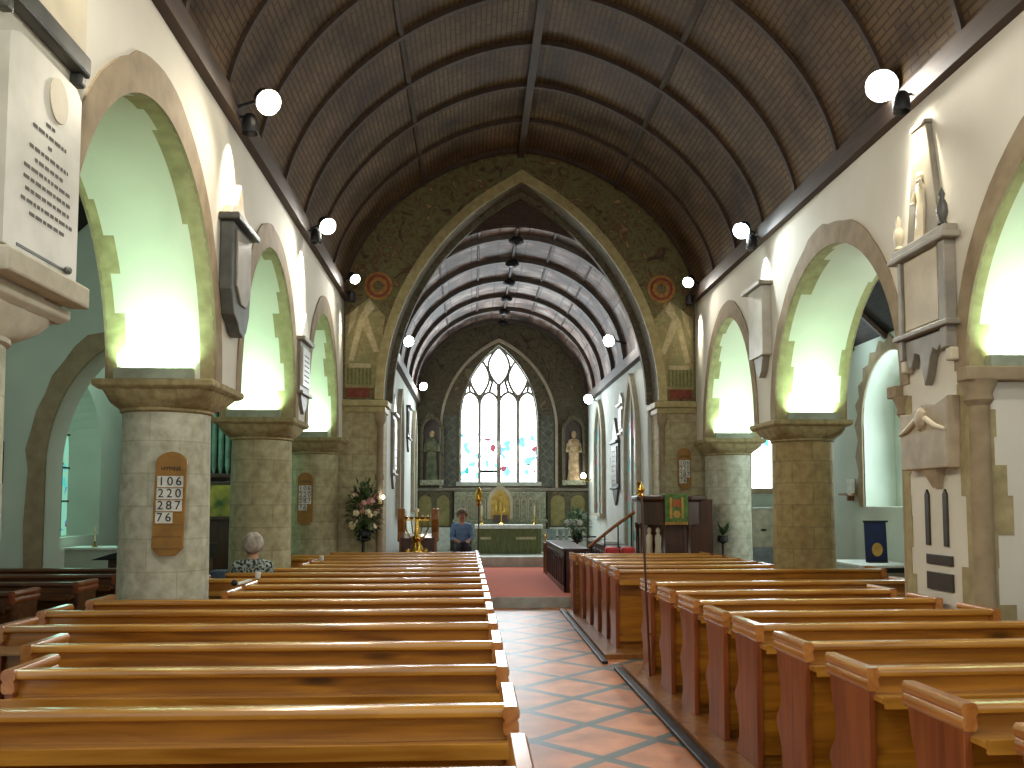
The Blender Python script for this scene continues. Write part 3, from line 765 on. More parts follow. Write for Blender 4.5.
r.ring(inn, out, 'xz', ty-0.02, ty+0.02); r.obj('trim_1', 'ring', wt)
b = B(); b.box(AXL-0.6, CL-0.4, 19, 19.3, 0, 8)
struct(b.obj('wall_north_end', 'aisle_plaster'), 'east end wall of the left aisle')
# south aisle wall with recess
SY0, SY1 = 13.1, 15.3
b = B(); X0, X1 = AXR, AXR+0.6
b.box(X0, X1, -0.6, SY0, 0, 4.8); b.box(X0, X1, SY1, 19, 0, 4.8); b.box(X0, X1, SY0, SY1, 0, 1.82)
sp_ = pointed_arch((SY0+SY1)/2, (SY1-SY0)/2, 3.3, 1.15, 12)
for p, q in zip(sp_, sp_[1:]):
    b.add([(X0, p[0], p[1]), (X0, q[0], q[1]), (X0, q[0], 4.8), (X0, p[0], 4.8)], [(0, 1, 2, 3)])
    b.add([(X0, p[0], p[1]), (X0, q[0], q[1]), (X1, q[0], q[1]), (X1, p[0], p[1])], [(0, 1, 2, 3)])
b.add([(X1-0.02, SY1-0.5, 1.82), (X1-0.02, SY1, 1.82), (X1-0.02, SY1, 4.5), (X1-0.02, SY1-0.5, 4.5)], [(0, 1, 2, 3)])
wsu = struct(b.obj('wall_south', 'aisle_plaster'), 'outer wall of the right aisle with a stone edged window recess')
r = B(); inn = [(SY1, 1.82+0.3*i) for i in range(5)]+sp_[::-1]; out = []
for k, (y, z) in enumerate(inn):
    w = 0.2+(0.09 if k % 2 else -0.03)
    c = (SY0+SY1)/2; d = Vector((y-c, max(0, z-3.3)*0.9+0.0001)).normalized(); out.append((y+d.x*w, z+d.y*w))
r.ring(inn, out, 'yz', X0-0.02, X0+0.02); r.obj('trim_1', 'ring', wsu)
w7 = struct(thing('window_7', 'daylit window at the back of the right aisle recess', 'window', (X1, 14, 1.9)))
q = B(); q.add([(X1-0.04, y, z) for y, z in ((SY0+0.05, 1.85), (SY1-0.55, 1.85), (SY1-0.55, 4.2), (SY0+0.05, 4.2))], [(0, 1, 2, 3)]); q.obj('glass', 'clear_glass', w7)
q = B()
for yy in (SY0+0.4, SY0+0.85, SY0+1.3): q.box(X1-0.08, X1-0.03, yy-0.02, yy+0.02, 1.85, 4.2)
q.obj('mullion', 'cap_cream', w7)
# south aisle east wall with lancet
LX, LY = 6.30, 19.0
lw = pointed_arch(LX, 0.36, 4.0, 0.75, 10); lf = [(LX-0.36, 2.2)]+lw+[(LX+0.36, 2.2)]
b = B()
for p, q in zip(lw, lw[1:]): b.add([(p[0], LY, p[1]), (q[0], LY, q[1]), (q[0], LY, 7), (p[0], LY, 7)], [(0, 1, 2, 3)])
b.add([(CR+0.4, LY, 0), (LX-0.36, LY, 0), (LX-0.36, LY, 7), (CR+0.4, LY, 7)], [(0, 1, 2, 3)])
b.add([(LX+0.36, LY, 0), (AXR+0.6, LY, 0), (AXR+0.6, LY, 7), (LX+0.36, LY, 7)], [(0, 1, 2, 3)])
b.add([(LX-0.36, LY, 0), (LX+0.36, LY, 0), (LX+0.36, LY, 2.2), (LX-0.36, LY, 2.2)], [(0, 1, 2, 3)])
for p, q in zip(lf, lf[1:]+lf[:1]): b.add([(p[0], LY, p[1]), (q[0], LY, q[1]), (q[0], LY+0.3, q[1]), (p[0], LY+0.3, p[1])], [(0, 1, 2, 3)])
wse = struct(b.obj('wall_south_end', 'aisle_plaster'), 'east end wall of the right aisle')
w8 = struct(thing('window_8', 'bright lancet window at the east end of the right aisle', 'window', (LX, LY+0.2, 2.2)))
q = B(); q.add([(x, LY+0.2, z) for x, z in lf], [tuple(range(len(lf)))]); q.obj('stained_glass', 'aisle_glass', w8)
q = B(); q.ring(lf, [(LX-0.5, 2.2)]+pointed_arch(LX, 0.5, 4.0, 0.95, 10)+[(LX+0.5, 2.2)], 'xz', LY-0.05, LY+0.02); q.box(LX-0.5, LX+0.5, LY-0.15, LY+0.05, 2.08, 2.2); q.obj('stone_frame', 'ring', w8)

# ------------------------------------------------------------------ THINGS: columns
def column(cx, cy, label, shaft, cap='cap', base_z=0.0, r=0.41, dx=0.0):
    t = thing('stone_column', label, 'column', (cx, cy, base_z), 'round arcade columns')
    q = B(); q.lathe([(r+0.02, 0.3), (r+0.012, 1.2), (r, 2.80)], cx+dx, cy, 0, 40); q.obj('shaft', shaft, t, smooth=True)
    q = B(); q.lathe([(0.62, 0), (0.62, 0.12), (0.56, 0.16), (0.57, 0.22), (0.48, 0.3), (0.46, 0.32)], cx, cy, 0, 40); q.obj('base', shaft, t, smooth=True)
    q = B(); N = 48; rings = []
    for i in range(7):
        f = i/6; z = 2.79+0.18*f; hw = r+0.015+(0.505-r)*f**0.7; e = 2+10*f**1.5; ring = []
        for k in range(N):
            a = 2*PI*k/N; ca, sa = math.cos(a), math.sin(a)
            rr = hw/((abs(ca)**e+abs(sa)**e)**(1/e)); rr *= 1+0.022*math.sin(a*16)*math.sin(PI*f)
            ring.append((cx+dx*(1-f)+rr*ca, cy+rr*sa, z))
        rings.append(ring)
    q.loft(rings); q.obj('capital', cap, t, smooth=True)
    q = B(); q.lathe([(r, -0.03), (r+0.025, -0.015), (r+0.025, 0.01), (r, 0.025)], cx+dx, cy, 2.785, 40); q.obj('neck_ring', cap, t, smooth=True)
    q = B(); h0, h1 = 0.52, 0.56
    def sq(h, z): return [(cx-h, cy-h, z), (cx+h, cy-h, z), (cx+h, cy+h, z), (cx-h, cy+h, z)]
    q.loft([sq(h0, 2.96), sq(h1, 2.99), sq(h1, ZCAP)]); q.obj('abacus', cap, t, bevel=0.01)
    return t
CXL, CXR = XL-TH/2-0.04, XR+TH/2
column(CXL, PL[0], 'pale stone column at the left edge of the photo below the big inscribed tablet', 'shaft_pale', 'cap_cream', dx=0.015)
column(CXL, PL[1], 'thick pale column on the left carrying the nearest hymn board', 'shaft_pale', dx=-0.045)
column(CXL, PL[2], 'left column behind the seated grey haired woman', 'shaft')
column(CXL+0.1, PL[3]-0.05, 'farthest left column beside the chancel arch with a hymn board', 'shaft')
column(CXR, PL[2], 'thick tan column on the right with bare block courses', 'shaft_tan', r=0.42, dx=0.04)
column(CXR, PL[3]-0.05, 'right column behind the pulpit beside the bright narrow window', 'shaft_pale')
# rectangular pier responds on the right
for y0, s, nm in ((7.24, -1, 'near'), (8.40, 1, 'far')):
    t = thing('stone_respond', 'slim stone half column on the %s edge of the right wall pier' % nm, 'half column', (XR+0.1, y0, 0), 'responds on the right wall pier')
    q = B(); q.lathe([(0.13, 0), (0.13, 0.2), (0.09, 0.3), (0.085, 2.72)], XR+0.075, y0+s*0.01, 0, 18); q.obj('shaft', 'ring', t, smooth=True)
    q = B(); q.lathe([(0.085, 0), (0.12, 0.05), (0.11, 0.1), (0.16, 0.22)], XR+0.075, y0+s*0.01, 2.72, 18); q.obj('capital', 'ring', t, smooth=True)
    q = B(); ya, yb = sorted((y0-s*0.03, y0+s*0.14)); q.box(XR-0.09, XR+TH+0.03, ya, yb, 2.93, ZCAP+0.0); q.obj('abacus', 'ring', t, bevel=0.012)
    q = B(); hh = 0.0
    while hh < 2.9:
        w = random.uniform(0.08, 0.2); w3 = random.uniform(0.18, 0.42); h = random.uniform(0.2, 0.34)
        ya, yb = sorted((y0+s*0.006, y0-s*w)); q.box(XR-0.008, XR+w3, ya, yb, hh, min(2.93, hh+h)); hh += h
    q.obj('quoins', 'stone', t)

# ------------------------------------------------------------------ THINGS: uplighters on the capitals
def uplighter(cx, yf, w, label, warm=False):
    t = thing('uplighter', label, 'uplighter', (cx, yf-0.06, ZCAP), 'green uplighters on the capitals')
    q = B(); a, c = cx-w/2, cx+w/2
    q.box(a, c, yf-0.108, yf-0.098, ZCAP, ZCAP+0.1); q.box(a, c, yf-0.02, yf-0.012, ZCAP, ZCAP+0.06); q.box(a, c, yf-0.1, yf-0.015, ZCAP, ZCAP+0.012)
    q.box(a-0.008, a, yf-0.108, yf-0.012, ZCAP, ZCAP+0.1); q.box(c, c+0.008, yf-0.108, yf-0.012, ZCAP, ZCAP+0.1)
    q.obj('housing', 'trough', t)
    q = B(); q.tube([(a+0.03, yf-0.06, ZCAP+0.045), (c-0.03, yf-0.06, ZCAP+0.045)], 0.016, 8); q.obj('lamp_tube', 'tube', t)
    la = bpy.data.lights.new('uplight', 'AREA'); la.shape = 'RECTANGLE'; la.size = w*0.9; la.size_y = 0.05; la.energy = UP; la.color = (0.56, 1.0, 0.66); la.spread = math.radians(110)
    lo = bpy.data.objects.new('uplight_lamp', la); C.objects.link(lo); lo.parent = t
    lo.location = (0, 0.0, 0.09); lo.rotation_euler = (PI-0.12, 0, 0)
UP = 20
for cx, yf, lab in ((CXL, PL[1]-HB, 'light trough on the left capital above the nearest hymn board'), (CXL, PL[2]-HB, 'light trough on the second left capital above the grey haired woman'),
                    (CXL+0.04, PL[3]-HB, 'light trough on the farthest left capital beside the chancel arch'), (CXR, 7.24, 'light trough at the right edge of the photo beside the obelisk monument'),
                    (CXR, PL[2]-HB, 'light trough on the thick tan right column'), (CXR, PL[3]-HB, 'light trough on the right capital behind the pulpit')):
    uplighter(cx, yf, 0.70, lab)

# ------------------------------------------------------------------ THINGS: floodlights and wall spotlights
def aim(o, d):
    o.rotation_euler = Vector(d).to_track_quat('-Z', 'Y').to_euler()
def floodlight(p, wallx, d, label, lens, energy, col, r=0.12, group='floodlights along the eaves'):
    t = thing('floodlight', label, 'floodlight', p, group)
    d = Vector(d).normalized(); P = Vector(p)
    a = d.orthogonal().normalized(); c = d.cross(a)
    def disc(rad, off, n=20): return [P+d*off+(a*math.cos(2*PI*k/n)+c*math.sin(2*PI*k/n))*rad for k in range(n)]
    q = B(); q.loft([disc(r*0.5, -0.2), disc(r*0.8, -0.14), disc(r, -0.02), disc(r*1.06, 0.0)]); q.obj('housing', 'iron', t, smooth=True)
    q = B(); q.loft([disc(r, 0.004), disc(r*0.9, 0.03), disc(r*0.5, 0.05), disc(r*0.05, 0.056)]); q.obj('lens', lens, t, smooth=True)
    q = B(); q.tube([P-d*0.12, (wallx, p[1]+0.05, p[2]-0.06)], 0.018, 6); q.obj('bracket', 'iron', t)
    la = bpy.data.lights.new('flood', 'SPOT'); la.energy = energy; la.color = col; la.spot_size = math.radians(150); la.spot_blend = 0.6; la.shadow_soft_size = r
    lo = bpy.data.objects.new('flood_lamp', la); C.objects.link(lo); lo.parent = t; lo.location = d*0.1; aim(lo, d)
W_, N_, C_ = (1, 0.90, 0.72), (1, 0.96, 0.86), (0.88, 0.98, 1.0)
FE = 230
floodlight((-2.04, 8.5, 5.86), XL+0.02, (0.75, -0.9, -0.9), 'warm floodlight under the roof on the left nearest the camera', 'lens_warm', FE, W_, 0.125)
floodlight((4.06, 8.25, 6.04), XR-0.02, (-0.8, -0.9, -0.9), 'large bright floodlight under the roof on the right nearest the camera', 'lens', FE*1.2, N_, 0.155)
floodlight((-2.1, 12.4, 5.86), XL+0.02, (0.75, -0.9, -0.9), 'middle white floodlight of three along the left eaves', 'lens', FE, N_, 0.12)
floodlight((3.93, 12.4, 5.88), XR-0.02, (-0.75, -0.9, -0.9), 'middle cold white floodlight of three along the right eaves', 'lens_cold', FE, C_, 0.12)
floodlight((-2.14, 15.6, 5.92), XL+0.02, (0.75, -0.9, -0.9), 'farthest floodlight on the left beside the painted arch', 'lens', FE*0.5, N_, 0.09)
floodlight((3.94, 15.6, 5.93), XR-0.02, (-0.75, -0.9, -0.9), 'farthest floodlight on the right beside the painted arch', 'lens', FE*0.5, N_, 0.10)
floodlight((-1.42, 19.0, 5.42), CL+0.02, (0.6, -0.9, -0.4), 'chancel floodlight on the left nearer the arch', 'lens_cold', 110, C_, 0.12, 'chancel floodlights')
floodlight((3.0, 19.0, 5.47), CR-0.02, (-0.6, -0.9, -0.4), 'chancel floodlight on the right nearer the arch', 'lens', 110, N_, 0.13, 'chancel floodlights')
floodlight((-1.42, 24.6, 5.17), CL+0.02, (0.6, -0.9, -0.4), 'chancel floodlight on the left beside the east window', 'lens', 75, N_, 0.12, 'chancel floodlights')
floodlight((3.14, 23.5, 4.70), CR-0.02, (-0.6, -0.9, -0.3), 'chancel floodlight on the right beside the east window', 'lens_cold', 75, C_, 0.13, 'chancel floodlights')

for yy in (4.6, 0.8):
    floodlight((-2.1, yy, 5.86), XL+0.02, (0.8, 0.55, -0.9), 'floodlight behind the camera on the left eaves' if yy < 2 else 'floodlight above the frame on the left eaves', 'lens_warm', FE*0.7, N_, 0.12)
    floodlight((3.9, yy, 5.86), XR-0.02, (-0.8, 0.55, -0.9), 'floodlight behind the camera on the right eaves' if yy < 2 else 'floodlight above the frame on the right eaves', 'lens', FE*0.7, N_, 0.12)
def wall_spot(x, s, y, z, label, energy, col, size=62):
    t = thing('wall_spotlight', label, 'spotlight', (x+s*0.2, y, z), 'downlights on the nave walls')
    q = B(); q.lathe([(0.06, 0.02), (0.08, -0.03), (0.085, -0.02), (0.075, 0.12), (0.05, 0.16)], x+s*0.2, y, z, 16); q.obj('housing', 'iron', t, smooth=True)
    q = B(); q.lathe([(0.0, 0.0), (0.065, 0.0), (0.065, 0.01)], x+s*0.2, y, z+0.03, 16); q.obj('lens', 'lens', t)
    q = B(); q.tube([(x+s*0.2, y, z+0.13), (x, y, z+0.16)], 0.014, 6); q.obj('bracket', 'iron', t)
    la = bpy.data.lights.new('downlight', 'SPOT'); la.energy = energy; la.color = col; la.spot_size = math.radians(size); la.spot_blend = 0.7; la.shadow_soft_size = 0.04
    lo = bpy.data.objects.new('down_lamp', la); C.objects.link(lo); lo.parent = t; lo.location = (0, 0, -0.05); aim(lo, (-s*0.5, 0, -1))
wall_spot(XL, 1, 8.62, 5.62, 'downlight on the left wall washing the shield shaped memorial', 200, (1, 0.85, 0.6))
wall_spot(XL, 1, 12.3, 5.62, 'black downlight on the left wall above the narrow framed memorial', 300, (1, 0.97, 0.9))
wall_spot(XL, 1, 15.95, 5.62, 'downlight on the left wall beside the chancel arch', 50, (1, 0.92, 0.7), 40)
wall_spot(XR, -1, 7.85, 5.62, 'downlight on the right wall above the obelisk monument', 160, (1, 0.9, 0.7), 66)
wall_spot(XR, -1, 12.3, 5.62, 'black downlight on the right wall above the slim stone memorial', 400, (0.88, 1, 0.98), 56)
wall_spot(XR, -1, 15.95, 5.62, 'downlight on the right wall beside the chancel arch', 90, (1, 0.97, 0.8), 40)

# ------------------------------------------------------------------ THINGS: pews
PZ = 0.06
def catmull(pts, n=4):
    out = []
    P = [pts[0]]+pts+[pts[-1]]
    for i in range(1, len(P)-2):
        for k in range(n):
            t = k/n; p0, p1, p2, p3 = P[i-1:i+3]
            out.append(tuple(0.5*((2*p1[j])+(-p0[j]+p2[j])*t+(2*p0[j]-5*p1[j]+4*p2[j]-p3[j])*t*t+(-p0[j]+3*p1[j]-3*p2[j]+p3[j])*t**3) for j in (0, 1)))
    return out+[pts[-1]]
front = catmull([(0.40, 0.88), (0.375, 0.74), (0.335, 0.62), (0.345, 0.53), (0.40, 0.46), (0.425, 0.41), (0.39, 0.35), (0.345, 0.26), (0.34, 0.14), (0.375, 0.05), (0.40, 0.0)], 3)
END = [(-0.045, 0.0), (-0.045, 0.93), (0.40, 0.93)]+front
RAIL = [(-0.02, 0.93), (0.04, 0.93), (0.058, 0.942), (0.062, 0.96), (0.052, 0.978), (0.035, 0.984), (-0.025, 0.984), (-0.042, 0.978), (-0.05, 0.962), (-0.046, 0.944), (-0.03, 0.934)]
def pew(x, y, L, s, label, group, rz=0.0, dark=False, z=PZ):
    """aisle end at x, running s*L; back at y, sitters face +y"""
    t = thing('pew', label, 'pew', (x, y, z), group, rz)
    mw, mr, me, mc = ('pew_dark', 'pew_dark', 'pew_dark', 'pew_end') if dark else ('pew', 'pew_rail', 'pew_end', 'pew_cap')
    a, c = sorted((s*0.03, s*(L-0.03)))
    q = B(); q.box(a, c, 0.0, 0.028, 0.08, 0.94); q.obj('backrest', mw, t, local=True)
    q = B(); q.prism(RAIL, 'yz', a, c); q.obj('top_rail', mr, t, local=True, smooth=True)
    q = B(); q.box(a, c, -0.16, 0.0, 0.825, 0.85); q.box(a, c, -0.175, -0.155, 0.805, 0.865); q.obj('book_ledge', mr, t, local=True)
    q = B(); q.box(a, c, 0.03, 0.40, 0.41, 0.445); q.box(a, c, 0.05, 0.075, 0.0, 0.41); q.obj('seat', mw, t, local=True)
    for e, sg in ((0.0, s), (s*L, -s)):
        x0, x1 = sorted((e, e+sg*0.045))
        q = B(); q.prism(END, 'yz', x0, x1); ep = q.obj('end_panel', me, t, local=True, bevel=0.006)
        q = B(); xm = (x0+x1)/2
        prof = [(xm+a_*0.72, z_) for a_, z_ in ((-0.032, 0.87), (0.032, 0.87), (0.046, 0.885), (0.046, 0.918), (0.034, 0.93), (0.05, 0.944), (0.05, 0.97), (0.035, 0.988), (-0.035, 0.988), (-0.05, 0.97), (-0.05, 0.944), (-0.034, 0.93), (-0.046, 0.918), (-0.046, 0.885))]
        q.prism(prof, 'xz', -0.06, 0.425); q.obj('end_cap', mc, ep, local=True, smooth=True)
    return t
ORD = ['first', 'second', 'third', 'fourth', 'fifth', 'sixth', 'seventh', 'eighth', 'ninth', 'tenth', 'eleventh', 'twelfth', 'thirteenth', 'fourteenth', 'fifteenth', 'sixteenth', 'seventeenth']
left_rows = [(2.85, 2.55), (3.75, 2.55), (4.64, 2.55), (5.43, 2.85), (6.27, 3.45), (7.08, 3.55), (7.84, 3.5), (8.54, 2.53), (9.22, 2.53), (9.97, 3.25), (10.78, 3.3), (11.5, 3.2), (12.2, 2.5), (12.9, 2.5), (13.6, 3.3), (14.3, 3.3), (15.0, 2.5)]
for i, (y, L) in enumerate(left_rows):
    x = 0.19-0.006*i
    pew(x, y, L, -1, 'honey pine pew left of the tiled aisle, %s row from the camera' % ORD[i], 'pews left of the aisle')
right_near = [(2.92, 3.9), (3.72, 3.9), (4.51, 3.9), (5.32, 3.9), (6.10, 3.9), (6.80, 2.25), (7.62, 2.25), (8.42, 2.25), (9.36, 2.95)]
xr = [2.12, 2.08, 2.03, 2.01, 1.97, 1.94, 1.92, 1.90, 1.90]
for i, ((y, L), x) in enumerate(zip(right_near, xr)):
    pew(x, y, L, 1, 'pine pew with reddish waisted end right of the aisle, %s row from the camera' % ORD[i], 'near pews right of the aisle', rz=0.035)
for i, (y, L, x) in enumerate([(11.05, 3.5, 1.80), (11.82, 2.3, 1.80), (12.5, 2.3, 1.78), (13.17, 2.3, 1.76), (13.91, 2.3, 1.74), (14.5, 2.3, 1.66)]):
    pew(x, y, L, 1, 'front block pew right of the aisle past the gap, %s row beyond the gap' % ORD[i], 'front pews right of the aisle', rz=0.01)
for i, y in enumerate((5.6, 6.6, 7.6, 8.6, 9.6, 10.6, 11.6)):
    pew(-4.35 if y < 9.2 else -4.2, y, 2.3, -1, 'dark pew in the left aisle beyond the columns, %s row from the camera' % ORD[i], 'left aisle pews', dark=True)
for i, y in enumerate((7.05, 7.95, 8.85, 9.75)):
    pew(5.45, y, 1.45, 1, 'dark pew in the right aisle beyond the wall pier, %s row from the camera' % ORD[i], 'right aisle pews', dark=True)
# timber platforms with kerbs
def platform(x0, x1, y0, y1, kx, label, skew=0.0):
    q = B(); q.prism([(x0, y0), (x1, y0), (x1, y1), (x0+skew, y1)], 'xy', 0.002, PZ)
    o = q.obj('pew_platform', 'oak_mid'); tag(o, label, 'platform', 'pew platforms')
    return o
platform(-2.42, 0.22, 0.5, 15.45, 0, 'timber floor platform under the left nave pews')
platform(-3.45, -2.42, 9.35, 11.85, 0, 'timber floor platform under the pews between the two nearest left columns')
platform(-6.75, -3.55, 0.5, 12.3, 0, 'timber floor platform under the left aisle pews')
platform(1.83, 4.15, 0.5, 10.0, 0, 'timber floor platform under the near right pews', -0.13)
platform(5.35, 6.9, 0.5, 10.6, 0, 'timber floor platform under the right aisle pews')
platform(1.60, 4.15, 10.6, 14.95, 0, 'timber floor platform under the front right pews')
q = B(); q.prism([(1.72, 0.5), (1.825, 0.5), (1.69, 9.95), (1.60, 9.95)], 'xy', 0.002, 0.035); tag(q.obj('floor_grating', 'iron', bevel=0.01), 'long dark iron grating strip beside the near right pews', 'grating', 'floor gratings')
q = B(); q.prism([(1.52, 10.3), (1.59, 10.3), (1.59, 15.4), (1.52, 15.4)], 'xy', 0.002, 0.035); tag(q.obj('floor_grating', 'iron', bevel=0.01), 'short dark iron grating strip beside the front right pews', 'grating', 'floor gratings')

# ------------------------------------------------------------------ THINGS: hymn boards
def hymn_board(cx, y, z0, h, w, rows, label, tilt=0.0):
    t = thing('hymn_board', label, 'hymn board', (cx, y, z0), 'hymn number boards')
    pts = [(-w/2+0.03, z0+0.04), (-w/2+0.07, z0), (w/2-0.07, z0), (w/2-0.03, z0+0.04), (w/2, z0+0.07)]
    top = z0+h-w/2
    pts += [(w/2, top)]+[(w/2*math.cos(PI*i/10), top+w/2*0.8*math.sin(PI*i/10)) for i in range(1, 10)]+[(-w/2, top), (-w/2, z0+0.07)]
    q = B(); q.prism([(cx+px+tilt*(pz-z0), pz) for px, pz in pts], 'xz', y-0.03, y); q.obj('backboard', 'board', t, bevel=0.006)
    text_mesh('HYMNS', 0.055, (cx+tilt*(h-0.16), y-0.033, z0+h-0.19), (PI/2, 0, 0), 'heading', 'black', t)
    zz = z0+h-0.31; ch = 0.105
    q = B()
    for k in range(6): q.box(cx-w/2+0.015+tilt*(zz-0.06-0.112*k-z0), cx+w/2-0.015+tilt*(zz-0.06-0.112*k-z0), y-0.04, y-0.028, zz-0.062-0.112*k, zz-0.052-0.112*k)
    q.obj('slot_rail', 'board', t)
    for k, s in enumerate(rows):
        cz = zz-0.112*k; n = len(s); cw = (w-0.05)/3
        x0 = cx-w/2+0.025+tilt*(cz-z0)
        q = B()
        for j in range(n): q.box(x0+cw*j+0.001, x0+cw*(j+1)-0.001, y-0.037, y-0.031, cz-ch/2, cz+ch/2)
        cd = q.obj('number_card', 'card', t)
        for j, d in enumerate(s): text_mesh(d, 0.115, (x0+cw*(j+0.5), y-0.039, cz), (PI/2, 0, 0), 'digit', 'black', cd)
rows = ['106', '220', '287', '76']
hymn_board(CXL+0.14, PL[1]-0.44, 1.40, 1.0, 0.29, rows, 'round topped wooden hymn board on the nearest left column showing 106 220 287 76', 0.03)
hymn_board(CXL+0.02, PL[3]-0.50, 1.50, 0.95, 0.27, rows, 'wooden hymn board on the far left column beside the chancel arch')
hymn_board(4.0, YA-0.015, 2.15, 0.8, 0.25, rows, 'wooden hymn board on the right of the chancel arch above the pulpit')

# ------------------------------------------------------------------ THINGS: wall monuments
# left big tablet
def left_big():
    t = thing('wall_tablet', 'large white inscribed tablet with a round crest at the far upper left', 'wall tablet', (XL, 4.9, 3.2))
    q = B(); rr = []
    for k in range(20): a = 2*PI*k/20; rr.append((4.98+0.11*math.cos(a), 4.20+0.13*math.sin(a)))
    q.prism(rr, 'yz', XL+0.06, XL+0.068); q.obj('crest', 'marble_cream', t, bevel=0.006)
    q = B(); q.prism([(4.45, 3.22), (5.27, 3.22), (5.27, 4.33), (5.2, 4.38), (4.55, 4.38), (4.45, 4.33)], 'yz', XL, XL+0.06); zz = 4.0
    for hw in (0.05, 0.19, 0.02, 0.22, 0.16, 0.27, 0.27, 0.25, 0.29, 0.2):
        y = 4.9-hw
        while y < 4.9+hw-0.01:
            l = random.uniform(0.02, 0.07); q.box(XL+0.055, XL+0.062, y, min(y+l, 4.9+hw), zz, zz+0.02, 1); y += l+0.015
        zz -= 0.062
    q.obj('inscription_slab', ['marble', 'ink'], t)
    q = B(); q.box(XL, XL+0.13, 4.38, 5.31, ZCAP+0.01, ZCAP+0.14); q.obj('shelf', 'cap_cream', t, bevel=0.015)
    q = B(); q.box(XL+0.06, XL+0.066, 4.58, 5.17, 3.24, 3.255); q.ball((XL+0.08, 5.12, 3.25), 0.025, 8); q.obj('fixing_bar', 'marble_dark', t)
left_big()
t = thing('wall_tablet', 'cream tablet on a dark moulded shelf cut off by the top left corner', 'wall tablet', (XL, 4.9, 4.75))
q = B(); q.box(XL, XL+0.09, 4.3, 5.33, 4.50, 4.63); q.obj('shelf', 'marble_dark', t, bevel=0.02)
q = B(); q.box(XL, XL+0.06, 4.4, 5.31, 4.63, 5.5); q.obj('inscription_slab', 'marble_cream', t, bevel=0.01)
for yy in (4.4, 5.24):
    q = B(); q.box(XL, XL+0.075, yy-0.02, yy+0.06, 4.42, 4.50); q.obj('corbel', 'marble_dark', t, bevel=0.02)
# shield monument
t = thing('wall_monument', 'grey shield shaped memorial with a carved pointed crest between the first two left arches', 'wall monument', (XL, 8.7, 3.7))
SH = [(8.36, 4.62), (8.36, 3.95), (8.45, 3.72), (8.58, 3.66), (8.66, 3.58), (8.80, 3.55), (8.92, 3.62), (9.02, 3.80), (9.06, 4.1), (9.06, 4.62)]
wall_pts(1, XL, SH, 0, 0.13, 'back_slab', 'marble_dark', t, bevel=0.015)
wall_pts(1, XL, [(8.46, 4.56), (8.46, 4.0), (8.62, 3.85), (8.80, 3.85), (8.96, 4.0), (8.96, 4.56)], 0.13, 0.155, 'inscription_panel', 'marble_grey', t, bevel=0.008)
q = B(); q.box(XL, XL+0.2, 8.30, 9.13, 4.62, 4.69); q.obj('cornice', 'marble_dark', t, bevel=0.015)
wall_pts(1, XL, [(8.38, 4.69), (9.03, 4.69), (8.95, 4.8), (8.84, 4.86), (8.76, 5.0), (8.71, 5.1), (8.66, 5.0), (8.58, 4.86), (8.45, 4.8)], 0, 0.11, 'carved_crest', 'brown_marble', t, bevel=0.02)
# narrow framed monument further left
t = tablet('wall_tablet', 'tall narrow framed memorial on the left wall between the second and third arches', XL, 1, 12.1, 12.75, 3.45, 4.15, 'marble', 'marble_grey', lines=6)
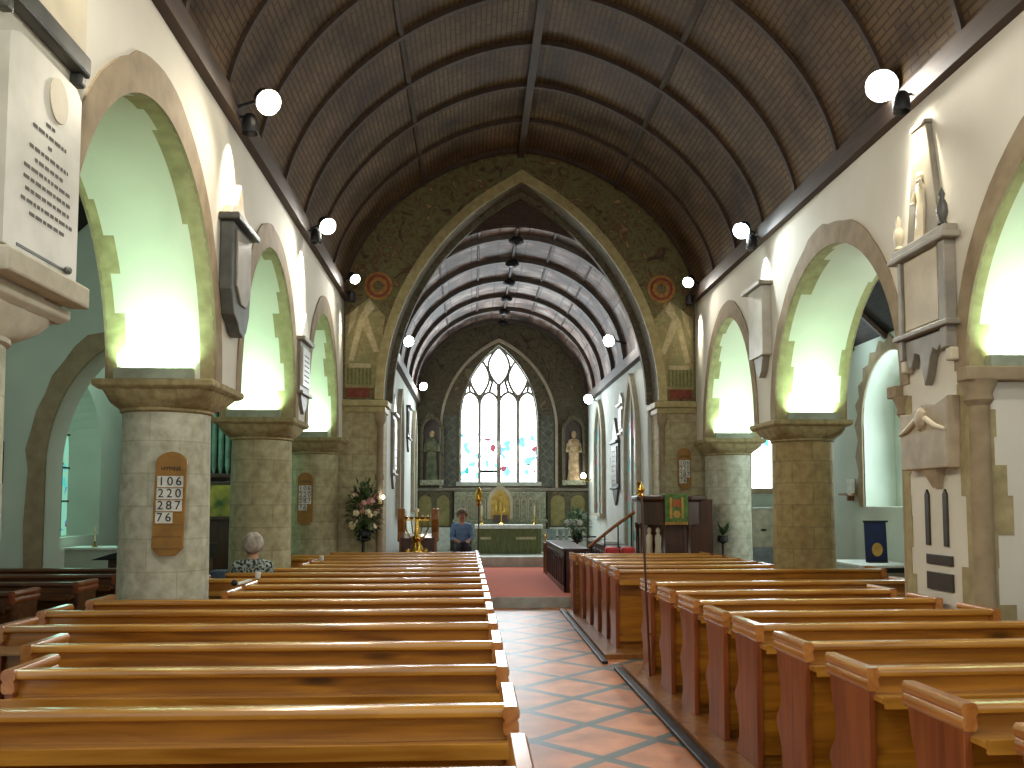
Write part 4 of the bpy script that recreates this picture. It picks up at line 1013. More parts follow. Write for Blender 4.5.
# right obelisk monument
def fy(y): return 7.81+(y-7.95)*0.9
def right_obelisk():
    x, s = XR, -1
    t = thing('wall_monument', 'tall obelisk monument with a carved figure above a framed inscription on the right wall', 'wall monument', (x, 7.95, 3.2))
    wall_pts(s, x, [(fy(a_), b_) for a_, b_ in [(7.52, 3.5), (8.38, 3.5), (8.38, 4.22), (7.52, 4.22)]], 0, 0.07, 'back_slab', 'marble_cream', t)
    wall_pts(s, x, [(fy(a_), b_) for a_, b_ in [(7.64, 3.54), (8.3, 3.54), (8.3, 4.2), (7.64, 4.2)]], 0.07, 0.085, 'inscription_panel', 'marble_cream', t)
    for a, c in ((7.46, 7.58), (8.33, 8.40)): 
        q = B(); q.box(x-0.11, x, fy(a), fy(c), 3.26, 4.22); q.obj('pilaster', 'marble_grey', t, bevel=0.008)
    q = B(); q.box(x-0.16, x, fy(7.36), fy(8.52), 4.22, 4.28); q.box(x-0.13, x, fy(7.40), fy(8.47), 4.28, 4.35); q.obj('cornice', 'marble_grey', t, bevel=0.015)
    q = B(); q.box(x-0.15, x, fy(7.38), fy(8.46), 3.45, 3.50); q.obj('shelf', 'marble_grey', t, bevel=0.012)
    wall_pts(s, x, [(fy(a_), b_) for a_, b_ in [(7.60, 3.44), (8.34, 3.44), (8.30, 3.2), (8.22, 3.17), (8.14, 3.3), (8.05, 3.27), (8.0, 3.1), (7.96, 2.97), (7.90, 3.05), (7.84, 3.2), (7.78, 3.3), (7.70, 3.26), (7.62, 3.32)]], 0, 0.08, 'carved_apron', 'marble_grey', t, bevel=0.01)
    wall_pts(s, x, [(fy(a_), b_) for a_, b_ in [(7.62, 4.35), (8.28, 4.35), (8.08, 5.42), (7.82, 5.42)]], 0, 0.06, 'obelisk', 'marble_grey', t, bevel=0.008)
    q = B(); q.box(x-0.08, x, fy(7.80), fy(8.10), 5.42, 5.455); q.obj('obelisk_cap', 'marble_grey', t, bevel=0.005)
    # relief figure
    q = B(); fx = x-0.06; rings = []; yc = fy(7.97)
    for z, ry, rx in ((4.36, 0.105, 0.035), (4.5, 0.09, 0.035), (4.65, 0.085, 0.035), (4.73, 0.065, 0.03), (4.82, 0.085, 0.035), (4.87, 0.07, 0.03), (4.89, 0.03, 0.02)):
        rings.append([(fx+rx*math.cos(2*PI*k/14), yc+0.02*math.sin(z*9)+ry*(1+0.14*math.sin(5*2*PI*k/14))*math.sin(2*PI*k/14), z) for k in range(14)])
    q.loft(rings); q.ball((fx-0.01, yc-0.03, 4.94), 0.042, 12, sc=(0.9, 0.85, 1.15))
    q.tube([(fx-0.01, yc+0.06, 4.83), (fx-0.03, yc+0.1, 4.72), (fx-0.05, yc+0.02, 4.70)], [0.022, 0.02, 0.015], 8); q.tube([(fx-0.01, yc-0.06, 4.83), (fx-0.04, yc-0.07, 4.9), (fx-0.04, yc-0.03, 4.9)], [0.022, 0.018, 0.015], 8)
    q.obj('carved_figure', 'marble_cream', t, smooth=True)
    for yy in (7.52, 8.40):
        q = B(); q.lathe([(0.02, 0), (0.045, 0.02), (0.03, 0.05), (0.05, 0.12), (0.045, 0.2), (0.02, 0.25), (0.03, 0.29), (0.0, 0.36)], x-0.08, fy(yy), 4.35, 14); q.obj('urn', 'marble_dark' if yy < 8 else 'marble_cream', t, smooth=True)
    for yy in (7.49, 8.37):
        q = B(); q.box(x-0.09, x-0.0, fy(yy)-0.05, fy(yy)+0.05, 3.14, 3.26); q.obj('corbel', 'marble_cream', t, bevel=0.02)
right_obelisk()
t = thing('wall_tablet', 'brown draped stone tablet with corbel below the obelisk monument', 'wall tablet', (XR, 7.95, 2.2))
wall_pts(-1, XR, [(fy(a_), b_) for a_, b_ in [(7.5, 2.2), (8.4, 2.2), (8.42, 2.74), (8.2, 2.72), (7.95, 2.8), (7.7, 2.78), (7.46, 2.84)]], 0, 0.12, 'slab', 'brown_marble', t, bevel=0.012)
q = B(); q.ball((XR-0.13, fy(7.95), 2.66), 0.09, 10, sc=(0.5, 1, 1.2), jit=0.1); q.obj('carved_urn', 'brown_marble', t, smooth=True)
q = B()
for s in (-1, 1): q.tube([(XR-0.13, fy(7.95)+s*0.08, 2.66), (XR-0.135, fy(7.95)+s*0.25, 2.58), (XR-0.13, fy(7.95)+s*0.4, 2.54)], [0.03, 0.025, 0.015], 8)
q.obj('drapery', 'marble_cream', t, smooth=True)
yc = fy(7.9); q = B(); q.loft([[(XR, yc-0.06, 2.03), (XR, yc+0.06, 2.03), (XR-0.03, yc+0.06, 2.03), (XR-0.03, yc-0.06, 2.03)], [(XR, yc-0.12, 2.2), (XR, yc+0.12, 2.2), (XR-0.1, yc+0.12, 2.2), (XR-0.1, yc-0.12, 2.2)]]); q.obj('corbel', 'brown_marble', t)
def plaque(y0, y1, z0, z1, label, grp):
    q = B(); q.box(XR-0.02, XR, y0, y1, z0, z1); c = (y0+y1)/2; w = y1-y0
    if z1-z0 > 0.3: q.prism([(c-0.04, z1), (c+0.04, z1), (c, z1+0.06)], 'yz', XR-0.02, XR)
    tag(q.obj('wall_plaque', 'plaque', bevel=0.004), label, 'plaque', grp)
plaque(7.93, 8.00, 1.50, 1.96, 'upright bronze strip farther from the frame edge under the brown tablet', 'bronze strips')
plaque(7.62, 7.69, 1.50, 1.96, 'upright bronze strip nearer the right frame edge under the brown tablet', 'bronze strips')
plaque(7.56, 8.0, 1.33, 1.42, 'thin bronze plate directly below the two bronze strips', 'bronze plates')
plaque(7.56, 8.0, 1.10, 1.26, 'deeper bronze plate lowest on the right wall pier', 'bronze plates')
# slim memorial between right arches
t = thing('wall_monument', 'slim pale stone memorial lit cold white between the two right arches', 'wall monument', (XR, 12.3, 4.1))
wall_pts(-1, XR, [(12.1, 4.0), (12.7, 4.0), (12.7, 5.0), (12.1, 5.0)], 0, 0.14, 'slab', 'marble', t, bevel=0.01)
q = B(); q.box(XR-0.2, XR, 12.02, 12.85, 5.0, 5.06); q.obj('cornice', 'marble_grey', t, bevel=0.01)
wall_pts(-1, XR, [(12.2, 4.0), (12.6, 4.0), (12.5, 3.78), (12.4, 3.7), (12.3, 3.78)], 0, 0.1, 'apron', 'marble_grey', t)

# ------------------------------------------------------------------ THINGS: pulpit
def pulpit(cx, cy):
    t = thing('pulpit', 'dark carved oak pulpit with small arched openings beside the chancel arch', 'pulpit', (cx, cy, 0))
    def octo(r, z): return [(cx+r*math.cos(PI/8+PI/4*k), cy+r*math.sin(PI/8+PI/4*k), z) for k in range(8)]
    q = B(); q.loft([octo(0.52, 0), octo(0.52, 0.25), octo(0.44, 0.32), octo(0.44, 0.62), octo(0.6, 0.74)]); q.obj('base', 'dark_oak', t, bevel=0.01)
    q = B(); q.loft([octo(0.60, 0.74), octo(0.60, 0.95)]); q.loft([octo(0.585, 1.5), octo(0.585, 1.9)]); q.loft([octo(0.45, 0.9), octo(0.45, 1.6)]); q.obj('drum', 'dark_oak', t)
    q = B(); q.loft([octo(0.6, 1.9), octo(0.68, 1.94), octo(0.68, 2.0), octo(0.62, 2.02)]); q.obj('cornice', 'dark_oak', t, bevel=0.01)
    for k in range(8):
        a = PI/8+PI/4*k; x, y = cx+0.575*math.cos(a), cy+0.575*math.sin(a)
        q = B(); q.lathe([(0.045, 0), (0.045, 0.05), (0.028, 0.08), (0.035, 0.3), (0.028, 0.48), (0.045, 0.52), (0.045, 0.6)], x, y, 0.93, 10); q.obj('colonnette', 'dark_oak', t, smooth=True)
        # two small pale carved figures in each face
        a2 = PI/4*(k+1); nx, ny = math.cos(a2), math.sin(a2)
        if k == 4:
            for s in (-1, 1):
                x, y = cx+0.5*nx-s*0.09*ny, cy+0.5*ny+s*0.09*nx
                q = B(); q.lathe([(0.06, 0), (0.065, 0.03), (0.05, 0.18), (0.06, 0.3), (0.05, 0.36), (0.025, 0.38), (0.04, 0.43), (0.035, 0.47), (0.0, 0.5)], x, y, 0.96, 10); q.obj('carved_figure', 'marble_cream', t, smooth=True)
    q = B(); q.box(cx+0.28, cx+0.72, cy-0.3, cy+0.3, 0.0, 1.95); q.obj('side_panel', 'dark_oak', t, bevel=0.01)
    q = B()
    for k in range(5):
        q.box(cx-0.55-0.24*(k+1), cx-0.55-0.24*k+0.02, cy+0.1, cy+0.75, 0, 0.72-0.14*k)
    q.obj('steps', 'dark_oak', t)
    q = B(); q.tube([(cx-0.62, cy+0.02, 1.72), (cx-1.0, cy+0.02, 1.45), (cx-1.45, cy+0.02, 1.1)], 0.03, 8); q.obj('handrail', 'oak_mid', t, smooth=True)
    for k in range(4):
        x = cx-0.68-0.24*k; q = B(); q.tube([(x, cy+0.02, 0.6-0.13*k), (x, cy+0.02, 1.66-0.17*k)], 0.014, 6); q.obj('baluster', 'iron', t)
    q = B(); q.lathe([(0.06, 0), (0.06, 0.03), (0.02, 0.06), (0.02, 0.18), (0.05, 0.22), (0.0, 0.26)], cx-0.58, cy-0.2, 2.02, 10); q.obj('finial', 'brass', t, smooth=True)
    return t
pulpit(3.52, 15.55)
t = thing('pulpit_fall', 'green and gold embroidered cloth hanging on the front of the pulpit', 'pulpit cloth', (3.5, 14.9, 2.0))
q = B(); q.box(3.3, 3.70, 14.86, 14.885, 1.56, 2.03); q.box(3.3, 3.70, 14.86, 15.15, 2.022, 2.04); q.obj('cloth', 'green_cloth', t, bevel=0.005)
q = B(); q.prism([(3.5+0.09*math.cos(PI/4*k)*(1 if k % 2 else 0.7), 1.88+0.09*math.sin(PI/4*k)*(1 if k % 2 else 0.7)) for k in range(8)], 'xz', 14.852, 14.86); q.obj('red_emblem', 'red_emb', t)
q = B(); q.prism([(3.5+0.07*math.cos(PI/3*k), 1.69+0.07*math.sin(PI/3*k)) for k in range(6)], 'xz', 14.852, 14.86); q.box(3.38, 3.42, 14.853, 14.86, 1.62, 1.98); q.box(3.58, 3.62, 14.853, 14.86, 1.62, 1.98); q.obj('gold_emblem', 'gold_emb', t)
q = B()
for k in range(16): q.box(3.302+0.025*k, 3.318+0.025*k, 14.862, 14.88, 1.51, 1.56)
q.obj('fringe', 'gold_emb', t)

# verge pole at the pew end
t = thing('verge_pole', 'thin dark staff with a brass head leaning by the right pew ends', 'staff', (1.85, 9.25, PZ))
q = B(); q.tube([(1.875, 9.25, PZ), (1.84, 9.25, 1.0), (1.80, 9.25, 1.98)], 0.012, 8); q.obj('shaft', 'dark_oak', t)
q = B(); q.lathe([(0.015, 0), (0.03, 0.02), (0.015, 0.04), (0.035, 0.08), (0.02, 0.12), (0.0, 0.16)], 1.80, 9.25, 1.95, 10); q.box(1.76, 1.84, 9.245, 9.255, 2.03, 2.045); q.obj('head', 'brass', t, smooth=True)
q = B(); q.tube([(1.895, 9.30, 0.5), (1.86, 9.27, 0.5)], 0.01, 6); q.obj('holder', 'brass', t)

# ------------------------------------------------------------------ THINGS: lectern group, stalls, flowers
def candelabrum(cx, cy, z0):
    t = thing('brass_candelabrum', 'polished brass candelabrum with a row of candle cups at the chancel step on the left', 'candelabrum', (cx, cy, z0))
    q = B(); q.lathe([(0.26, 0), (0.26, 0.04), (0.2, 0.07), (0.09, 0.14), (0.06, 0.4), (0.1, 0.48), (0.13, 0.6), (0.16, 0.75), (0.1, 0.9), (0.06, 0.98), (0.09, 1.04), (0.05, 1.12), (0.03, 1.4)], cx, cy, z0, 20); q.obj('stem', 'brass', t, smooth=True)
    q = B()
    for s in (-1, 1):
        q.tube([(cx, cy, z0+1.1), (cx+s*0.12, cy, z0+1.06), (cx+s*0.2, cy, z0+1.22), (cx+s*0.2, cy, z0+1.38)], 0.016, 8); q.tube([(cx, cy, z0+1.15), (cx+s*0.07, cy, z0+1.14), (cx+s*0.1, cy, z0+1.38)], 0.014, 8)
    q.box(cx-0.22, cx+0.22, cy-0.015, cy+0.015, z0+1.37, z0+1.395); q.obj('branch', 'brass', t, smooth=True)
    for dx in (-0.2, -0.1, 0, 0.1, 0.2):
        q = B(); q.lathe([(0.015, 0), (0.04, 0.02), (0.045, 0.05), (0.03, 0.055)], cx+dx, cy, z0+1.39, 12); cu = q.obj('candle_cup', 'brass', t, smooth=True)
        q = B(); q.lathe([(0.018, 0.03), (0.018, 0.08 if dx else 0.2), (0.0, 0.085 if dx else 0.21)], cx+dx, cy, z0+1.39, 10); q.obj('candle', 'petal_cream', cu)
    for s in (-1, 1):
        q = B(); q.lathe([(0.03, 0), (0.05, 0.06), (0.04, 0.12), (0.0, 0.15)], cx+s*0.16, cy-0.05, z0+0.72, 10); q.obj('knop', 'brass', t, smooth=True)
candelabrum(-1.02, 15.98, CH1)
def desk(cx, y0, w, z0, h, label, mat='dark_oak', depth=0.45, arch=4):
    t = thing('clergy_desk', label, 'desk', (cx, y0+depth/2, z0), 'dark clergy desks')
    q = B(); q.box(cx-w/2, cx+w/2, y0, y0+0.05, z0, z0+h); 
    q.obj('front_panel', mat, t, bevel=0.008)
    for k in range(arch):
        x0 = cx-w/2+w*(k+0.12)/arch; x1 = cx-w/2+w*(k+0.88)/arch; c = (x0+x1)/2
        poly = [(x0, z0+0.12)]+pointed_arch(c, (x1-x0)/2, z0+h*0.62, h*0.22, 5)+[(x1, z0+0.12)]
        q = B(); q.ring(poly, [(c+(px-c)*0.8, z0+0.12+(pz-z0-0.12)*0.94) for px, pz in poly], 'xz', y0-0.02, y0); q.obj('tracery', mat, t)
    for s in (-1, 1):
        q = B(); e = cx+s*w/2; q.prism([(y0, z0), (y0+depth, z0), (y0+depth, z0+h*0.9), (y0+depth*0.8, z0+h*1.1), (y0+depth*0.4, z0+h*1.14), (y0, z0+h)], 'yz', e-0.03, e+0.03); q.obj('end_panel', 'oak_mid', t, bevel=0.01)
        q = B(); e2 = e; q.prism([(y0+0.02, z0+h*0.95), (y0+0.3, z0+h*0.95), (y0+0.24, z0+h*1.15), (y0+0.33, z0+h*1.4), (y0+0.2, z0+h*1.62), (y0+0.12, z0+h*1.62), (y0, z0+h*1.4), (y0+0.08, z0+h*1.15)], 'yz', e-0.07, e+0.07); q.obj('poppyhead', 'oak_mid', t, bevel=0.03)
    q = B(); q.prism([(y0-0.03, z0+h), (y0+depth*0.8, z0+h*1.08), (y0+depth*0.8, z0+h*1.08+0.03), (y0-0.03, z0+h+0.03)], 'yz', cx-w/2, cx+w/2); q.obj('book_slope', mat, t)
desk(-1.07, 17.05, 0.66, CH1, 0.98, 'dark oak reading desk behind the brass candelabrum', arch=3)
def stall(x0, x1, y0, y1, z0, label):
    """choir desk whose long side runs along the aisle"""
    t = thing('choir_stall', label, 'choir stall', ((x0+x1)/2, (y0+y1)/2, z0), 'dark choir stalls')
    q = B(); q.box(x0, x0+0.05, y0, y1, z0, z0+0.78); q.box(x1-0.05, x1, y0, y1, z0, z0+0.78); q.obj('front_panel', 'dark_oak', t, bevel=0.008)
    q = B(); q.box(x0-0.03, x1+0.05, y0-0.02, y1+0.02, z0+0.78, z0+0.83); q.obj('desk_top', 'dark_oak', t, bevel=0.01)
    for y in (y0, y1-0.05):
        q = B(); q.box(x0, x1, y, y+0.05, z0, z0+0.78); q.obj('end_panel', 'dark_oak', t, bevel=0.01)
    n = int((y1-y0)/0.45)
    for k in range(n):
        ya = y0+(y1-y0)*(k+0.12)/n; yb = y0+(y1-y0)*(k+0.88)/n; c = (ya+yb)/2
        poly = [(ya, z0+0.12)]+pointed_arch(c, (yb-ya)/2, z0+0.5, 0.2, 5)+[(yb, z0+0.12)]
        q = B(); q.ring(poly, [(c+(py-c)*0.82, z0+0.12+(pz-z0-0.12)*0.94) for py, pz in poly], 'yz', x0-0.02, x0); q.obj('tracery', 'dark_oak', t)
stall(1.72, 2.15, 16.5, 20.2, CH1, 'low dark choir desk along the right of the red carpet')
stall(2.7, 3.1, 17.2, 20.6, CH1, 'rear dark choir desk on the right by the chancel wall')
stall(-1.45, -0.95, 17.9, 20.6, CH1, 'dark choir desk on the left of the red carpet')

def bouquet(name, label, cx, cy, z0, r, h, leafm, petals, n, stand=None, cat='flower arrangement', vase=0.14):
    t = thing(name, label, cat, (cx, cy, z0))
    zb = z0
    if stand:
        q = B(); q.lathe([(0.2, 0), (0.2, 0.03), (0.05, 0.07), (0.03, 0.3), (0.03, stand-0.06), (0.14, stand-0.02), (0.14, stand)], cx, cy, z0, 14); q.obj('stand', 'iron', t, smooth=True); zb = z0+stand
    q = B(); q.lathe([(vase*0.5, 0), (vase, 0.05), (vase*1.05, 0.12), (vase*0.8, 0.17), (0.0, 0.17)], cx, cy, zb, 14); q.obj('vase', 'iron' if stand else 'glassware', t, smooth=True)
    q = B(); rnd = random.Random(int(abs(cx*100)+cy*7))
    def dirv():
        while True:
            v = Vector((rnd.uniform(-1, 1), rnd.uniform(-1, 1), rnd.uniform(-0.55, 1)))
            if 0.2 < v.length < 1: return v.normalized()
    c0 = Vector((cx, cy, zb+0.2+h*0.35))
    for k in range(420):
        d = dirv(); d2 = Vector((d.x*r, d.y*r, d.z*h*0.6)); p = c0+d2*rnd.uniform(0.45, 1.05)
        sdir = d.cross(Vector((0, 0, 1))).normalized()*rnd.uniform(0.02, 0.04); tip = p+d*rnd.uniform(0.08, 0.16)+Vector((0, 0, rnd.uniform(-0.06, 0.04)))
        mid = (p+tip)/2+Vector((0, 0, 0.015))
        q.add([p, mid+sdir, tip, mid-sdir], [(0, 1, 2, 3)])
    for k in range(26):
        d = dirv(); q.tube([(cx, cy, zb+0.15), c0+Vector((d.x*r, d.y*r, d.z*h*0.55))*0.8], 0.006, 4)
    q.obj('foliage', leafm, t)
    for k in range(n):
        d = dirv(); d.y = -abs(d.y) if k % 3 else d.y
        p = c0+Vector((d.x*r, d.y*r, d.z*h*0.55))*rnd.uniform(0.75, 1.0); rr = rnd.uniform(0.035, 0.062)
        q = B(); q.ball(p, rr, 9, jit=0.18)
        for j in range(5):
            a = 2*PI*j/5; q.ball((p.x+rr*0.75*math.cos(a), p.y-rr*0.3, p.z+rr*0.75*math.sin(a)), rr*0.55, 6, sc=(1, 0.5, 1))
        q.obj('flower', petals[k % len(petals)], t, smooth=True)
    return t
bouquet('flower_arrangement', 'large pink and cream flower arrangement on a tall stand left of the chancel arch', -1.98, 15.92, CH1, 0.28, 0.85, 'leaf', ['petal_pink', 'petal_cream', 'petal_pink', 'petal_cream'], 20, stand=1.05)
bouquet('flower_arrangement', 'white and green flower arrangement on a stand right of the altar', 2.6, 21.75, CH1+0.0, 0.3, 0.6, 'leaf_pale', ['petal_white'], 14, stand=0.75)
# crate of white drapes / glasses by right stall
t = thing('glass_vase_table', 'small side table of pale glassware right of the altar', 'table', (2.05, 21.0, CH1))
q = B(); q.box(1.7, 2.4, 20.7, 21.3, CH1+0.70, CH1+0.74); q.obj('table_top', 'oak_mid', t)
for x in (1.74, 2.36):
    for y in (20.74, 21.26): q = B(); q.box(x-0.025, x+0.025, y-0.025, y+0.025, CH1, CH1+0.70); q.obj('leg', 'oak_mid', t)
for k, (x, y) in enumerate(((1.8, 20.85), (1.95, 20.95), (2.1, 20.85), (2.25, 21.0), (1.88, 21.15))):
    q = B(); q.lathe([(0.05, 0), (0.055, 0.02), (0.045, 0.1), (0.06, 0.25), (0.07, 0.32), (0.062, 0.32), (0.04, 0.1), (0.0, 0.03)], x, y, CH1+0.741, 14)
    tag(q.obj('glass_vase', 'glassware', smooth=True), 'pale glass vase on the side table right of the altar', 'vase', 'glass vases on the side table')
t = thing('folded_cloth', 'white folded linen on the rear right choir desk', 'cloth', (2.85, 18.2, CH1+0.83))
q = B(); q.box(2.7, 3.05, 17.9, 18.5, CH1+0.831, CH1+0.87); q.box(2.72, 3.03, 17.94, 18.46, CH1+0.87, CH1+0.90); q.obj('linen', 'white_cloth', t, bevel=0.015)
for i, x in enumerate((2.42, 2.70)):
    t = thing('kneeling_cushion', 'red kneeling cushion %s the pulpit steps' % ('left of' if i == 0 else 'closest to'), 'cushion', (x, 15.2, 0), 'red cushions by the pulpit steps')
    q = B(); q.box(x-0.12, x+0.12, 15.05, 15.3, 0.85, 1.12); q.obj('pad', 'red_box', t, bevel=0.04)
    q = B(); q.box(x-0.11, x+0.11, 15.07, 15.28, 0, 0.85); q.obj('stool', 'dark_oak', t, bevel=0.01)

# ------------------------------------------------------------------ THINGS: altar and reredos
t = thing('altar', 'altar with green brocade frontal and white linen under the east window', 'altar', (1.0, 24.6, CH2))
q = B(); q.box(0.14, 1.88, 24.35, 24.95, CH2, 1.22); q.obj('altar_block', 'pale_stone', t)
q = B(); n = 40; pts = [(0.12+1.78*i/n, 24.33-0.012*(1+math.sin(i*1.7))) for i in range(n+1)]
q.add([(x, y, CH2+0.02) for x, y in pts]+[(x, y, 1.2) for x, y in pts], [(i, i+1, n+2+i, n+1+i) for i in range(n)]); q.obj('frontal', 'green_frontal', t)
q = B(); q.box(0.05, 1.95, 24.28, 25.0, 1.22, 1.26); q.box(0.05, 1.95, 24.275, 24.285, 1.16, 1.26); q.obj('linen_cloth', 'white_cloth', t, bevel=0.006)
q = B(); q.box(0.2, 0.5, 24.27, 24.3, 0.86, 0.93); q.box(1.2, 1.75, 24.27, 24.3, 0.86, 0.93); q.obj('embroidered_band', 'cream_paint', t)
q = B(); q.box(-0.1, 2.1, 23.75, 25.2, CH2, CH2+0.0); 
t = thing('reredos', 'carved pale stone reredos with a gilded pointed central niche behind the altar', 'reredos', (0.8, 25.8, CH2))
q = B(); q.box(-0.55, 2.15, 25.7, 25.9, CH2, 2.2); q.box(-0.6, 2.2, 25.66, 25.9, 1.3, 1.38); q.obj('screen', 'reredos', t, bevel=0.01)
nz = [(0.42, 1.40)]+pointed_arch(0.80, 0.38, 1.85, 0.55, 8)+[(1.18, 1.40)]
nz2 = [(0.52, 1.40)]+pointed_arch(0.80, 0.28, 1.85, 0.42, 8)+[(1.08, 1.40)]
q = B(); q.ring(nz2, nz, 'xz', 25.55, 25.7); q.obj('niche_frame', 'marble_cream', t)
q = B(); q.add([(x, 25.69, z) for x, z in nz2], [tuple(range(len(nz2)))]); q.obj('niche_back', 'gold_leaf', t)
q = B()
for dx in (-0.12, 0, 0.12): q.lathe([(0.06, 0), (0.05, 0.12), (0.03, 0.26), (0.045, 0.32), (0.0, 0.4)], 0.8+dx, 25.62, 1.62, 8)
q.obj('carved_figure', 'gold_leaf', t, smooth=True)
for k in range(4):
    for s, c0 in ((-1, 0.30), (1, 1.30)):
        c = c0+s*0.20*k if s > 0 else c0-0.20*k
        pl = [(c-0.08, 1.42)]+pointed_arch(c, 0.08, 1.9, 0.14, 5)+[(c+0.08, 1.42)]
        q = B(); q.ring([(c+(x-c)*0.75, 1.42+(z-1.42)*0.94) for x, z in pl], pl, 'xz', 25.66, 25.7); q.obj('arcade_panel', 'marble_cream', t)
q = B(); q.box(0.60, 1.0, 25.3, 25.6, 1.30, 1.52); q.obj('gradine_step', 'dark_oak', t)
# dado panels either side
for i, (x0, x1) in enumerate(((-1.68, -0.62), (2.22, 3.42))):
    t = thing('wall_panelling', 'ochre and green painted panelling %s of the reredos' % ('left' if i == 0 else 'right'), 'panelling', ((x0+x1)/2, 25.95, CH2), 'painted panels beside the reredos')
    q = B(); q.box(x0, x1, 25.9, 25.99, CH2, 2.2); q.obj('frame', 'mural_dark', t)
    for k in range(2):
        a = x0+(x1-x0)*(k+0.15)/2; c = x0+(x1-x0)*(k+0.85)/2
        q = B(); pl = [(a, 1.2)]+pointed_arch((a+c)/2, (c-a)/2, 1.9, 0.2, 6)+[(c, 1.2)]; q.prism(pl, 'xz', 25.87, 25.9); q.obj('painted_panel', 'ochre_panel', t)
    q = B(); q.box(x0+0.05, x1-0.05, 25.8, 25.9, CH2, 1.15); q.obj('dado_curtain', 'white_cloth', t)
# altar cross and candlesticks
t = thing('altar_cross', 'small brass altar cross before the gilded niche', 'cross', (0.80, 24.75, 1.26))
q = B(); q.lathe([(0.09, 0), (0.09, 0.02), (0.03, 0.06), (0.02, 0.16)], 0.8, 24.75, 1.26, 12); q.obj('foot', 'brass', t, smooth=True)
q = B(); q.box(0.785, 0.815, 24.74, 24.76, 1.40, 1.78); q.box(0.70, 0.90, 24.74, 24.76, 1.60, 1.63); q.obj('cross', 'brass', t, bevel=0.004)
for i, x in enumerate((0.25, 1.75)):
    t = thing('altar_candle', 'white candle in a brass stick at the %s end of the altar' % ('left' if i == 0 else 'right'), 'candle', (x, 24.75, 1.26), 'altar candles')
    q = B(); q.lathe([(0.07, 0), (0.07, 0.02), (0.02, 0.05), (0.03, 0.12), (0.015, 0.2), (0.045, 0.22)], x, 24.75, 1.26, 12); q.obj('candlestick', 'brass', t, smooth=True)
    q = B(); q.lathe([(0.02, 0), (0.02, 0.3), (0.0, 0.32)], x, 24.75, 1.48, 10); q.obj('wax', 'petal_cream', t)
t = thing('processional_torch', 'tall processional torch with a brass lantern head left of the altar', 'torch', (0.14, 21.6, CH1))
q = B(); q.lathe([(0.16, 0), (0.16, 0.03), (0.03, 0.08), (0.018, 0.12), (0.018, 1.6)], 0.14, 21.6, CH1, 12); q.obj('pole', 'dark_oak', t, smooth=True)
q = B(); q.lathe([(0.02, 0), (0.06, 0.05), (0.03, 0.1), (0.09, 0.16), (0.1, 0.32), (0.05, 0.42), (0.0, 0.5)], 0.14, 21.6, CH1+1.6, 12); q.obj('lantern_head', 'brass', t, smooth=True)
t = thing('sanctuary_rail', 'short brass topped communion rail post right of the altar steps', 'rail post', (1.95, 23.3, CH2))
q = B(); q.lathe([(0.06, 0), (0.06, 0.03), (0.025, 0.06), (0.025, 0.5), (0.05, 0.54), (0.0, 0.6)], 1.95, 23.3, CH2, 12); q.obj('post', 'brass', t, smooth=True)
q = B(); q.box(1.95, 3.3, 23.28, 23.32, CH2+0.5, CH2+0.54); q.obj('rail', 'dark_oak', t)

t = thing('sanctuary_lamp', 'small glowing lamp on a bracket beside the golden robed statue', 'lamp', (3.25, 25.3, 2.6))
q = B(); q.ball((3.22, 25.3, 2.66), 0.075, 12, sc=(1, 1, 1.15)); q.obj('glass', 'lens', t, smooth=True)
q = B(); q.lathe([(0.03, -0.1), (0.06, -0.06), (0.06, -0.02), (0.02, 0.0)], 3.22, 25.3, 2.62, 12); q.tube([(3.22, 25.3, 2.55), (3.34, 25.3, 2.5), (CR, 25.3, 2.56)], 0.014, 6); q.obj('bracket', 'brass', t, smooth=True)
t = thing('wall_candle', 'tiny glowing candle lamp on the left chancel arch pier beside the flowers', 'lamp', (-1.7, 16.2, 1.95))
q = B(); q.ball((-1.66, 16.2, 1.99), 0.03, 10, sc=(1, 1, 1.2)); q.obj('glass', 'lens', t, smooth=True)
q = B(); q.tube([(-1.66, 16.2, 1.96), (-1.66, 16.2, 1.85), (-1.68, 16.36, 1.85)], 0.01, 6); q.obj('bracket', 'brass', t)
